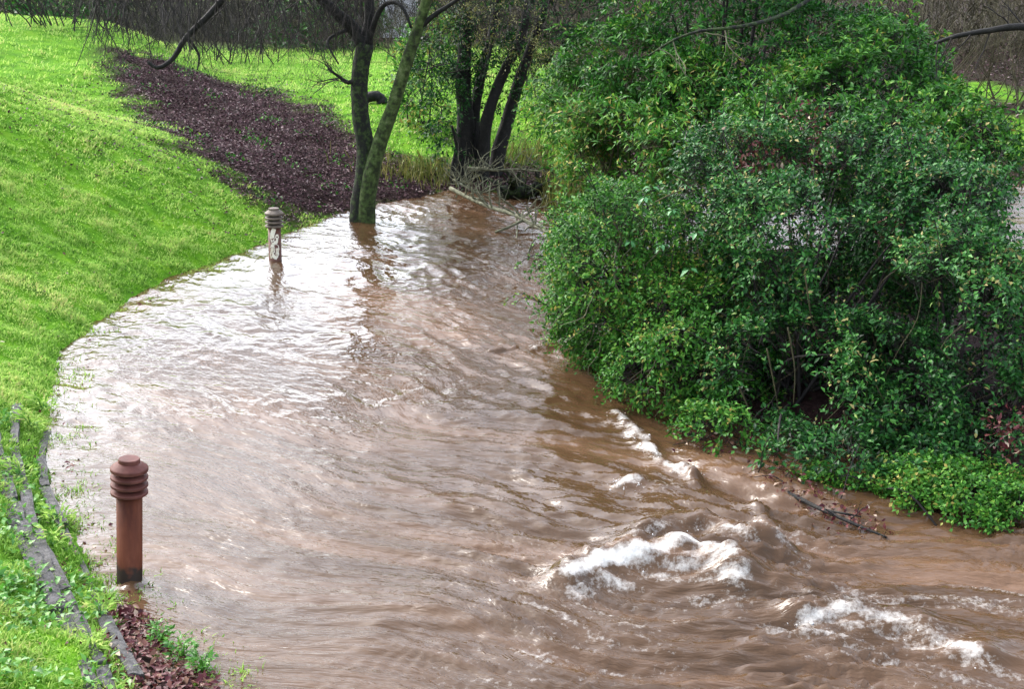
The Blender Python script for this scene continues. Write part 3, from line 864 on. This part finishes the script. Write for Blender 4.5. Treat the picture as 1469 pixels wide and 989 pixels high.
# ------------------------------------------------------------------ fallen branches and the log at the bend
def branch_thing(name, label, cat, pts, r0, r1, mat, offs=(), k=7, twig_n=0, group=None, twl=.5):
    root = thing(name, label, cat, pts[0], group)
    P = curve(pts, 14)
    m = MB(); tube(m, P, np.linspace(r0, r1, 14), k, .5, True, .06); m.build('main_limb', mat, root)
    for pl, a, b in offs:
        m = MB(); tube(m, curve(pl, 9), np.linspace(a, b, 9), 6, .5, True, .05); m.build('side_branch', mat, root)
    if twig_n:
        m = MB()
        for i in range(twig_n):
            p = P[RNG.integers(2, 14)]
            grow(m, p, np.array([RNG.normal(0, .7), RNG.normal(0, .6), RNG.uniform(-.2, 1.0)]), twl * RNG.uniform(.5, 1.2), r1 * .7, 1, .6, .0, 3, 4)
        stuff(m.build('twigs', mat, root))
    return root
FY = 23.3
branch_thing('fallen_branch', "long pale lichen covered branch fallen across the water at the bend", 'branch',
             [flat(646, 270, .30), flat(675, 285, .22), flat(705, 298, .20), flat(738, 308, .22), flat(760, 320, .2), flat(792, 337, .25)], .04, .028, M['bark_lichen'],
             [([flat(740, 310, .2), flat(742, 328, .08), flat(740, 350, -.06)], .016, .010), ([flat(750, 316, .2), flat(730, 326, .1), flat(710, 333, .02)], .028, .018),
              ([flat(706, 299, .2), at(702, 282, flat(706, 299, .2)[1]), at(704, 262, flat(706, 299, .2)[1] + .1)], .02, .01), ([flat(716, 300, .2), at(717, 280, flat(716, 300, .2)[1]), at(715, 258, flat(716, 300, .2)[1] + .1)], .015, .008)], twig_n=14)
branch_thing('fallen_branch', "pale horizontal branch lying above the mossy log on the far bank", 'branch',
             [at(670, 241, 23.8), at(710, 244, 23.7), at(745, 243, 23.6), at(782, 246, 23.5)], .028, .016, M['bark_lichen'],
             [([at(735, 244, 23.6), at(742, 256, 23.5), at(752, 262, 23.4)], .018, .010), ([at(690, 242, 23.8), at(700, 225, 23.9)], .014, .008)], twig_n=20)
branch_thing('mossy_log', "grey green mossy log half sunk at the far water edge", 'log',
             [flat(716, 278, .10), flat(735, 275, .13), flat(760, 276, .12), flat(782, 270, .2), flat(802, 264, .3)], .14, .08, M['bark_moss'],
             [([at(752, 276, 23.4), at(754, 260, 23.4), at(756, 240, 23.5)], .022, .012), ([at(770, 270, 23.4), at(790, 260, 23.3), at(815, 256, 23.2)], .05, .02)], 10, 24, None, .45)
branch_thing('fallen_branch', "thin pale sticks standing in a tangle left of the mossy log", 'branch',
             [at(650, 258, 23.6), at(668, 268, 23.4), at(690, 278, 23.2)], .026, .014, M['bark_lichen'],
             [([at(654, 284, 23.3), at(658, 268, 23.4), at(650, 250, 23.6)], .016, .008), ([at(672, 286, 23.2), at(682, 270, 23.3), at(700, 256, 23.5)], .016, .008), ([at(700, 292, 23.1), at(690, 282, 23.1), at(680, 262, 23.3)], .014, .007)], twig_n=30)
branch_thing('driftwood', "thin pale stick poking out of the water beside the bush", 'stick',
             [at(759, 385, 19), at(758, 368, 19), at(762, 352, 19), at(768, 342, 19)], .016, .010, M['bark_lichen'], [([at(760, 360, 19), at(768, 350, 19)], .01, .006)])
branch_thing('driftwood', "dark branch trailing in the water below the brown debris", 'stick',
             [flat(1130, 708, .03), flat(1180, 732, .06), flat(1225, 752, .06), flat(1272, 772, .02)], .020, .009, M['bark_dark'],
             [([flat(1180, 732, .05), flat(1215, 738, .10), flat(1235, 742, .05)], .012, .005)], twig_n=5, twl=.2)

# ------------------------------------------------------------------ the evergreen thicket
sh1, P1 = shrub('evergreen_shrub', "light yellow green leafy shrub overhanging the fast water at the thicket's stream side", 'shrub',
      [lobe(925, 385, 13.4, .95, .9, .80), lobe(850, 370, 14.6, .50, .5, .62), lobe(900, 470, 13.4, .62, .6, .5), lobe(985, 520, 12.3, .72, .8, .72), lobe(960, 580, 12.2, .35, .4, .3), lobe(1055, 605, 11.6, .5, .5, .40), lobe(1000, 610, 11.7, .42, .4, .28), lobe(1030, 628, 10.95, .35, .3, .22)],
      9000, 9, .20, .050, .026, M['mid_leaf'], .50, .20, 101, base=(1.45, 13.2), stems_n=26, gap=-.30, droop=.45, zmin=.08, shoots=130)
sh2, P2 = shrub('evergreen_shrub', "large dark glossy leaved shrub in the middle of the thicket", 'shrub',
      [lobe(1170, 390, 12.6, 1.05, 1.1, 1.05), lobe(1100, 300, 13.6, 1.1, 1.0, .85), lobe(1230, 300, 13.2, .9, .9, .9), lobe(1160, 540, 11.5, .80, .7, .62), lobe(1260, 560, 11.2, .65, .7, .62), lobe(1190, 635, 11.0, .55, .5, .32), lobe(1110, 645, 10.9, .38, .35, .24), lobe(1230, 670, 10.6, .45, .4, .22), lobe(1120, 652, 10.45, .36, .35, .20), lobe(1200, 668, 10.25, .42, .35, .24), lobe(1285, 682, 10.15, .42, .35, .26)],
      13500, 9, .20, .056, .028, M['dark_leaf'], .47, .24, 111, base=(2.6, 12.0), stems_n=22, gap=-.24, droop=.4, zmin=.10, shoots=150)
sh3, P3 = shrub('evergreen_shrub', "tall dark shrub where the thicket meets the river opening on its far side", 'shrub',
      [lobe(1380, 500, 11.2, .85, .9, .95), lobe(1460, 520, 11.2, .7, .8, 1.0), lobe(1335, 330, 12.6, .60, .9, .75), lobe(1330, 620, 10.7, .5, .5, .45), lobe(1450, 620, 10.4, .6, .5, .5)],
      9000, 9, .20, .054, .027, M['dark_leaf'], .45, .22, 121, base=(3.9, 11.4), stems_n=14, gap=-.24, droop=.4, zmin=.10, shoots=90)
sh4, P4 = shrub('ground_ivy', "low bright green ivy mound spilling into the water at the bottom of the thicket", 'ivy',
      [lobe(1255, 702, 9.95, .34, .3, .12), lobe(1190, 692, 10.05, .26, .25, .09), lobe(1340, 700, 9.85, .45, .4, .18), lobe(1400, 728, 9.6, .50, .40, .22), lobe(1490, 755, 9.4, .60, .45, .28), lobe(1450, 782, 9.15, .26, .24, .13), lobe(1330, 722, 9.9, .25, .25, .10)],
      4200, 9, .12, .038, .027, M['mid_leaf'], .48, .2, 131, base=(3.6, 9.8), stems_n=8, gap=-.45, droop=.3, zmin=.02, stem_r=.01)
sh5, P5 = shrub('bramble', "small spray of leaves dipping into the white water at the shrub's foot", 'bramble',
      [lobe(838, 505, 14.1, .30, .25, .09), lobe(868, 545, 13.2, .16, .15, .06)], 260, 8, .16, .05, .026, M['herb'], .45, .2, 141, base=(1.0, 14.1), stems_n=5, gap=-.5, zmin=.0, stem_r=.008)
shrub('evergreen_shrub', "yellowish green shrub behind the stream side shrub, nearest the fallen log", 'shrub',
      [lobe(905, 200, 17.6, .85, .9, .75), lobe(850, 150, 18.8, .8, .8, .55), lobe(960, 150, 17.8, .9, .9, .7), lobe(850, 230, 18, .35, .5, .4), lobe(905, 90, 18.6, .8, .8, .5), lobe(985, 230, 16.4, .7, .7, .5)],
      5200, 8, .26, .10, .032, M['mid_leaf'], .50, .22, 151, base=(1.8, 18.0), stems_n=20, gap=-.2, droop=.7, zmin=.25, stem_mat='twig_olive', shoots=120)
shrub('holly_tree', "tall dark green tree rising above the thicket's back", 'tree',
      [lobe(1060, 60, 18.6, 1.25, 1.1, .75), lobe(1030, -40, 19, 1.3, 1.2, 1.0), lobe(1090, 150, 17.6, 1.5, 1.0, .65), lobe(1190, 70, 18.2, 1.0, .9, .55), lobe(1060, -180, 19.4, 1.2, 1.1, 1.3)],
      5200, 8, .26, .095, .034, M['back_leaf'], .42, .2, 161, base=(3.1, 18.6), stems_n=24, gap=-.2, droop=.6, zmin=.4, stem_r=.05, shoots=120)
shrub('evergreen_shrub', "broad green shrub at the back of the thicket by the bright grass patch", 'shrub',
      [lobe(1230, 150, 16.6, 1.1, .9, .62), lobe(1330, 190, 16.0, .75, .8, .55), lobe(1270, 230, 15.2, .9, .8, .55), lobe(1390, 215, 15.4, .45, .6, .42), lobe(1250, 95, 17.2, .9, .8, .5), lobe(1150, 210, 15.4, .9, .8, .6)],
      5600, 8, .24, .085, .034, M['mid_leaf'], .42, .2, 171, base=(4.2, 16.2), stems_n=20, gap=-.22, droop=.5, zmin=.3, shoots=130)

# pale young leaves that can be told apart on the stream side shrub: one object each
lm = MB()
leaves(lm, np.zeros((1, 3)), np.array([[1.0, 0, 0]]), np.array([[0, 0, 1.0]]), 1.0, .5, .5, .18, .15)
leaf0 = lm.build('leaf', M['pale_leaf'])
leaf_mesh = leaf0.data
bpy.data.objects.remove(leaf0)
tw = MB()
base1 = Vector(sh1.location)
for (px, py, Yd, nn) in [(838, 312, 13.9, 9), (868, 322, 13.3, 9), (812, 322, 14.4, 8), (925, 282, 13.0, 9), (935, 268, 13.2, 7), (852, 345, 13.6, 8), (905, 345, 12.6, 8), (965, 300, 12.7, 7), (1000, 332, 12.4, 7),
                         (820, 385, 14.2, 7), (870, 400, 12.9, 7), (950, 350, 12.4, 7), (1040, 300, 12.6, 7), (990, 385, 12.2, 6), (900, 430, 12.7, 7), (860, 275, 14, 7)]:
    c = at(px, py, Yd)
    tube(tw, curve([c + [random.uniform(-.2, .2), .35, -.35], c + [0, .1, -.08], c], 6), np.linspace(.007, .003, 6), 4, .5, False)
    for j in range(nn):
        a = j * 2.4 + random.random()
        o = bpy.data.objects.new('leaf', leaf_mesh); COL.objects.link(o); o.parent = sh1
        o.location = Vector(c) + Vector((.012 * math.cos(a), .012 * math.sin(a), -.012 * (j // 3))) - base1
        o.rotation_euler = (random.uniform(-.4, .4), random.uniform(.1, .75), a)
        sz = random.uniform(.075, .115); o.scale = (sz, sz * 1.0, sz)
tw.build('shoot', M['twig_pale'], sh1)['kind'] = 'stuff'

# a clump of dead brown leaves hung up in the thicket
mb = MB()
for px, py, Yd, rr, n in [(1150, 185, 14.6, .30, 260), (1085, 235, 13.3, .28, 220), (1165, 215, 13.6, .22, 160), (1320, 235, 13.4, .2, 90), (1280, 330, 12.2, .16, 70), (1445, 620, 9.75, .16, 110)]:
    P = at(px, py, Yd) + RNG.normal(0, rr * .55, (n, 3))
    leaves(mb, P, rdir(n, -.4), rdir(n), RNG.uniform(.04, .08, n), RNG.uniform(.018, .035, n), np.clip(RNG.normal(.5, .25, n), 0, 1), .2, .3)
stuff(mb.build('dead_leaves', M['dead_leaf'], sh2))
def hanging_vines(P, parent, n, mat):
    m = MB()
    tk = P[(P[:, 1] < np.percentile(P[:, 1], 45)) & (P[:, 2] > .6)]
    for i in range(n):
        a = tk[RNG.integers(len(tk))] + np.array([0, -.10, 0])
        ln = RNG.uniform(.25, 1.0)
        Q = [a, a + [RNG.normal(0, .10), -.05, -ln * .35], a + [RNG.normal(0, .16), -.04, -ln * .7], a + [RNG.normal(0, .22), 0, -ln]]
        tube(m, curve(Q, 10), np.linspace(RNG.uniform(.003, .006), .002, 10), 4, .5, False)
    stuff(m.build('hanging_stems', M[mat], parent))
hanging_vines(P1, sh1, 45, 'twig_pale'); hanging_vines(P2, sh2, 50, 'twig_olive'); hanging_vines(P3, sh3, 25, 'twig_olive')
# bare pale vines hanging over the thicket's face
def vine(pts, Y, r, parent, mat='twig_olive'):
    m = MB(); P = curve([at(x, y, Y + RNG.normal(0, .03)) for x, y in pts], 16)
    tube(m, P, np.linspace(r, r * .5, 16), 5, .5, True); m.build('vine', M[mat], parent)
for pts, Yv, par in [([(1155, 395), (1160, 430), (1166, 465), (1180, 485), (1210, 492)], 11.35, sh2), ([(1060, 555), (1075, 590), (1082, 615), (1072, 640)], 11.0, sh1),
                     ([(1100, 500), (1112, 560), (1120, 610)], 11.1, sh2), ([(965, 250), (985, 262), (995, 280), (998, 292)], 12.6, sh1), ([(940, 290), (960, 280), (985, 270), (1000, 262)], 12.5, sh1),
                     ([(880, 320), (892, 345), (875, 375), (860, 395)], 12.6, sh1), ([(1250, 660), (1232, 690), (1215, 712)], 10.3, sh2), ([(1130, 600), (1150, 650), (1152, 690)], 10.6, sh2),
                     ([(1130, 470), (1140, 530), (1138, 580)], 10.8, sh2), ([(905, 300), (925, 320), (915, 350)], 12.5, sh1), ([(1265, 268), (1290, 285), (1312, 300)], 12.2, sh2), ([(1210, 590), (1225, 640), (1220, 680)], 10.45, sh2)]:
    vine(pts, Yv, .008, par)
# brown debris raft caught at the shrubs' feet
mb = MB()
RAFT = curve([flat(p[0], p[1]) for p in [(985, 642), (1040, 660), (1100, 690), (1140, 712), (1190, 735), (1262, 766)]], 60)
n = 550
k = RNG.integers(0, 60, n)
P = RAFT[k] + np.stack([RNG.normal(0, .10, n), RNG.normal(.05, .16, n), np.abs(RNG.normal(.03, .05, n))], -1)
D = rdir(n); D[:, 2] *= .6
leaves(mb, P, D, rdir(n, 1.0), RNG.uniform(.03, .07, n), RNG.uniform(.015, .035, n), np.clip(RNG.normal(.6, .25, n), 0, 1), .2, .2)
o = stuff(mb.build('plant_debris', M['dead_leaf'])); o['label'] = "brown dead leaves and plant debris caught at the water's edge under the thicket"
mb = MB()
for i in range(12):
    p = RAFT[RNG.integers(0, 50)] + np.array([RNG.normal(0, .1), abs(RNG.normal(.12, .15)), .02])
    grow(mb, p, np.array([RNG.normal(0, .6), RNG.normal(-.1, .4), RNG.uniform(.1, 1)]), RNG.uniform(.2, .5), .006, 1, .5, .03, 2, 4)
o = stuff(mb.build('dead_stems', M['twig'])); o['label'] = "tangle of thin dead stems at the foot of the thicket"

# ------------------------------------------------------------------ small plants on the near bank and the path edge
def tuft_plant(name, label, cat, px, py, r, n, L, Wd, mat, tint, group=None, h=.12):
    b = hit(px, py)
    root = thing(name, label, cat, b, group)
    m = MB()
    a = RNG.uniform(0, 2 * np.pi, n); rr = r * np.sqrt(RNG.random(n))
    P = b + np.stack([rr * np.cos(a), rr * np.sin(a), RNG.uniform(.01, h, n)], -1)
    P[:, 2] += np.maximum(height(P[:, 0], P[:, 1], False), 0) - b[2]
    D = np.stack([np.cos(a), np.sin(a), RNG.uniform(.1, 1.0, n)], -1) + rdir(n) * .4
    leaves(m, P, D, rdir(n, 1.5), L * RNG.uniform(.6, 1.3, n), Wd * RNG.uniform(.7, 1.2, n), np.clip(RNG.normal(tint, .2, n), 0, 1), .2, .25)
    stuff(m.build('leaves', mat, root))
    m = MB()
    for i in range(min(24, n // 6)):
        tube(m, curve([b + [0, 0, -.02], (b + P[i]) / 2 + [0, 0, .03], P[i]], 5), [.004, .004, .003, .003, .002], 3, .5, False)
    stuff(m.build('stems', M['herb'], root))
for px, py, r, n, lab in [(232, 922, .08, 110, "leafy blue green weed just below the bigger bollard, beside the red leaves"), (262, 945, .09, 120, "leafy blue green weed in the middle of the patch over the red leaves"),
                          (292, 966, .07, 80, "leafy blue green weed at the lower tip of the weed patch")]:
    tuft_plant('leafy_weed', lab, 'weed', px, py, r, n, .04, .018, M['herb'], .35, "weeds at the flooded path edge")
for px, py, r, n, lab in [(146, 888, .06, 40, "lime green dock tuft between the lowest edging and the red leaves"), (85, 752, .10, 70, "lime green tuft overhanging the water above the lowest edging"),
                          (75, 785, .07, 45, "small lime tuft between the edging rows above the bollard's base"), (134, 935, .06, 30, "small lime tuft at the lower end of the edging rows"),
                          (45, 615, .13, 110, "dark green clover clump around the top end of the edging"), (62, 590, .12, 100, "bright clump of herbs hanging over the water at the top of the edging"), (30, 690, .10, 70, "mossy yellow green clump in the upper edging gap")]:
    tuft_plant('grass_tuft', lab, 'grass tuft', px, py, r, n, .075, .020, M['grass'], .55, "tufts growing among the stone edging")
mb = MB()
x, y = scatter(9000, -9, 1, 19.5, 34)
kp = (turf_mask(x, y) < .6) & (sdist(x, y) > .1) & (noise2(x * 1.1, y * 1.1, 93) > .22)
x, y = x[kp], y[kp]; n = len(x)
P = np.stack([x, y, height(x, y) + RNG.uniform(.01, .08, n)], -1)
leaves(mb, P, rdir(n, .3), rdir(n, 1.6), RNG.uniform(.05, .10, n), RNG.uniform(.03, .05, n), np.clip(RNG.normal(.35, .25, n), 0, 1), .2, .2)
o = stuff(mb.build('ground_cover', M['mid_leaf'])); o['label'] = "patches of green weeds coming up through the leaf litter"
mb = MB()                                          # broad leaved herbs in the lower bank's turf
x, y = scatter(22000, -4.6, -1.4, 5.5, 11.5)
kp = (sdist(x, y) > .05) & (RNG.random(len(x)) < (turf_mask(x, y) ** 2) * (.35 + .9 * noise2(x * 1.5, y * 1.5, 88)))
x, y = x[kp], y[kp]; n = len(x)
P = np.stack([x, y, height(x, y) + RNG.uniform(.02, .07, n)], -1)
D = rdir(n); D[:, 2] = RNG.uniform(-.1, .6, n)
leaves(mb, P, D, rdir(n, 1.6), RNG.uniform(.035, .075, n), RNG.uniform(.02, .04, n), np.clip(RNG.normal(.55, .25, n), 0, 1), .2, .2)
o = stuff(mb.build('ground_cover', M['herb'])); o['label'] = "broad leaved low herbs growing through the lower bank's grass"

# ------------------------------------------------------------------ reeds, far shrubs and woods
def reed_clump(label, px, py, Y, rx, n, h, mat='reed', group="dry reed clumps by the water"):
    c = at(px, py, Y)
    gz = max(float(height(c[0], c[1], False)), 0)
    root = thing('reed_clump', label, 'reeds', (c[0], c[1], gz), group)
    x = c[0] + RNG.normal(0, rx * .5, n); y = c[1] + RNG.normal(0, .4, n)
    P = np.stack([x, y, np.maximum(height(x, y), 0) - .02], -1)
    m = MB(); D = rdir(n); D[:, 2] = 0
    blades(m, P, D, h * RNG.uniform(.5, 1.2, n), RNG.uniform(.010, .024, n), np.clip(RNG.normal(.45, .28, n), 0, 1), RNG.uniform(.1, 1.0, (n, 1)))
    stuff(m.build('stalks', M[mat], root))
reed_clump("yellow green reeds between the twin trunked tree and the ivy tree", 605, 215, 25.6, 1.0, 480, .42)
reed_clump("dry buff reeds at the ivy tree's foot on the shrub side", 765, 225, 26.5, .9, 300, .6)
reed_clump("tall yellow reeds hanging beside the yellowish shrub", 835, 215, 22.9, .6, 420, 1.1)
reed_clump("yellow green reed tuft by the dark log end", 800, 255, 24.4, .4, 260, .35)

def bare_shrub(label, px, Y, wide, high, n, mat='twig', group="bare shrubs along the far hedge", droop=.0, depth=3, gzoff=0):
    c = at(px, 60, Y)
    gz = float(height(c[0], c[1], False))
    root = thing('bare_shrub', label, 'shrub', (c[0], c[1], gz), group)
    m = MB()
    for i in range(n):
        p = np.array([c[0] + RNG.normal(0, wide * .4), c[1] + RNG.normal(0, .6), gz - .05])
        grow(m, p, np.array([RNG.normal(0, .4), RNG.normal(0, .3), 1.0]), high * RNG.uniform(.45, .9), .017, depth, .55, droop, 4, 5, .5, .14, .6)
    stuff(m.build('twigs', M[mat], root))
HEDGE = [("bare brown hedge shrub at the very top of the grass bank", 40, 34, 2.2, 2.0, 16, 'twig'), ("dense bare brown shrub second along the hedge above the grass bank", 150, 35, 2.4, 2.4, 18, 'twig'),
         ("dark bare shrub at the head of the leaf covered slope", 240, 36, 2.4, 2.4, 20, 'twig'), ("dark tangled shrub where the hedge overhangs the meadow", 330, 39, 2.6, 2.6, 20, 'twig'),
         ("grey bare shrub beyond the meadow by the twin trunked tree", 425, 43, 2.8, 2.6, 18, 'twig_olive'), ("buff dry shrub at the meadow's far edge beside the pale wall", 500, 45, 2.4, 1.8, 16, 'twig_olive'),
         ("low buff shrub at the foot of the pale wall", 570, 45, 2.2, 1.0, 16, 'twig_olive'), ("olive bare shrub behind the ivy tree's first stem", 640, 41, 3.0, 2.6, 18, 'twig_olive'),
         ("olive bare shrub seen through the ivy tree's crown", 740, 38, 3.0, 2.8, 18, 'twig_olive'), ("tall olive twiggy shrub between the ivy tree and the holly", 860, 33, 3.0, 3.0, 22, 'twig_olive'),
         ("olive twiggy shrub just behind the holly's stream side", 950, 30, 2.6, 3.0, 18, 'twig_olive'), ("grey brown bare shrub behind the thicket beneath the overhanging branch", 1240, 27.5, 2.2, 2.6, 16, 'twig'),
         ("pale grey twiggy shrub at the frame's upper corner over the far bank", 1400, 30, 2.6, 2.8, 20, 'twig_olive')]
for lab, px, Yh, wd, hi, n, mt in HEDGE:
    bare_shrub(lab, px, Yh, wd, hi, n, mt)
shrub('evergreen_shrub', "distant green shrub at the far meadow edge left of the twin trunked tree", 'shrub', [lobe(455, 45, 46, 2.2, 1.2, 1.0)], 500, 6, .5, .22, .11, M['back_leaf'], .4, .2, 181, stems_n=6, zmin=.5)
shrub('evergreen_shrub', "distant dark shrub at the top corner above the grass bank", 'shrub', [lobe(15, 5, 40, 1.2, 1.0, .5), lobe(100, -10, 42, 1.6, 1, .8)], 400, 6, .4, .2, .1, M['back_leaf'], .3, .2, 191, stems_n=6, zmin=.5)
shrub('evergreen_shrub', "soft green leafy shrub between the leaning trunk and the ivy tree", 'shrub', [lobe(615, 70, 29, .6, .6, .7), lobe(600, 120, 29, .45, .5, .5), lobe(620, 170, 28.5, .4, .4, .35)], 620, 7, .3, .12, .055, M['mid_leaf'], .62, .2, 201, stems_n=8, gap=-.1, zmin=.4)
mb = MB()                                          # the brushwood beyond, one mass
n = 60000
x = RNG.uniform(-34, 50, n); y = RNG.uniform(50, 62, n) - 16 * sstep(-2, 10, x) * RNG.random(n)
P = np.stack([x, y, height(x, y, False) + RNG.uniform(0, 1, n) ** 1.4 * (2.6 + 1.2 * noise2(x * .3, y * 0, 15) + .8 * sstep(0, 10, x))], -1)
D = rdir(n); D[:, 2] = 0
blades(mb, P, D, RNG.uniform(.5, 1.5, n), RNG.uniform(.012, .04, n), np.full(n, .5), RNG.uniform(.0, 2.6, (n, 1)))
o = stuff(mb.build('brushwood', M['twig_olive'])); o['label'] = "grey brown winter brushwood filling the distance"
# pale wall glimpsed between the trunks
c0, c1 = at(546, 60, 52), at(588, 60, 52)
gz = float(height(c0[0], c0[1], False)); zt = at(560, -30, 52)[2]
me = MB()
x0, x1, y0, y1, z0_, z1_ = c0[0], c1[0] + .3, 52, 52.4, gz - .2, zt
V = [(x0, y0, z0_), (x1, y0, z0_), (x1, y1, z0_), (x0, y1, z0_), (x0, y0, z1_), (x1, y0, z1_), (x1, y1, z1_ + .1), (x0, y1, z1_ + .1)]
me.add(V, [(0, 1, 5, 4), (1, 2, 6, 5), (2, 3, 7, 6), (3, 0, 4, 7), (4, 5, 6, 7), (3, 2, 1, 0)])
tag(me.build('garden_wall', M['pale_wall'], smooth=False), "pale grey wall glimpsed between the twin trunks beyond the meadow", 'wall')

# overhanging dark branch at the upper right
ob = thing('overhanging_branch', "dark bare branch reaching in over the thicket beneath the grey twigs", 'branch', at(1560, 60, 15.5))
m = MB(); tube(m, curve([at(1620, 80, 15.5), at(1540, 48, 15.5), at(1469, 38, 15.6), at(1415, 44, 15.7), at(1370, 52, 15.8), at(1340, 62, 15.9)], 20), np.linspace(.06, .018, 20), 8, .5, True, .05); m.build('main_limb', M['bark_dark'], ob)
m = MB(); 
for x, y in [(1392, 50), (1450, 40), (1420, 45), (1365, 54), (1345, 60), (1468, 40)]:
    grow(m, at(x, y, 15.7), np.array([RNG.normal(-.3, .3), RNG.normal(0, .3), RNG.choice([-1, .7])]), .45, .010, 1, .5, .05, 3, 4)
stuff(m.build('twigs', M['twig'], ob))
ob = thing('overhanging_branch', "mossy arched branch crossing in front of the holly", 'branch', at(1075, 40, 16.6))
m = MB(); tube(m, curve([at(1200, -30, 18.2), at(1130, 18, 17.4), at(1060, 38, 16.6), at(1005, 44, 16.6), at(965, 58, 16.6), at(930, 80, 16.7)], 16), np.linspace(.03, .011, 16), 7, .5, True, .05); m.build('main_limb', M['bark_moss'], ob)
m = MB()
for x, y in [(1005, 44), (965, 58), (945, 70), (1040, 40)]:
    grow(m, at(x, y, 16.6), np.array([RNG.normal(0, .5), RNG.normal(0, .3), RNG.normal(0, .6)]), .5, .009, 1, .5, .05, 3, 4)
stuff(m.build('twigs', M['twig_pale'], ob))
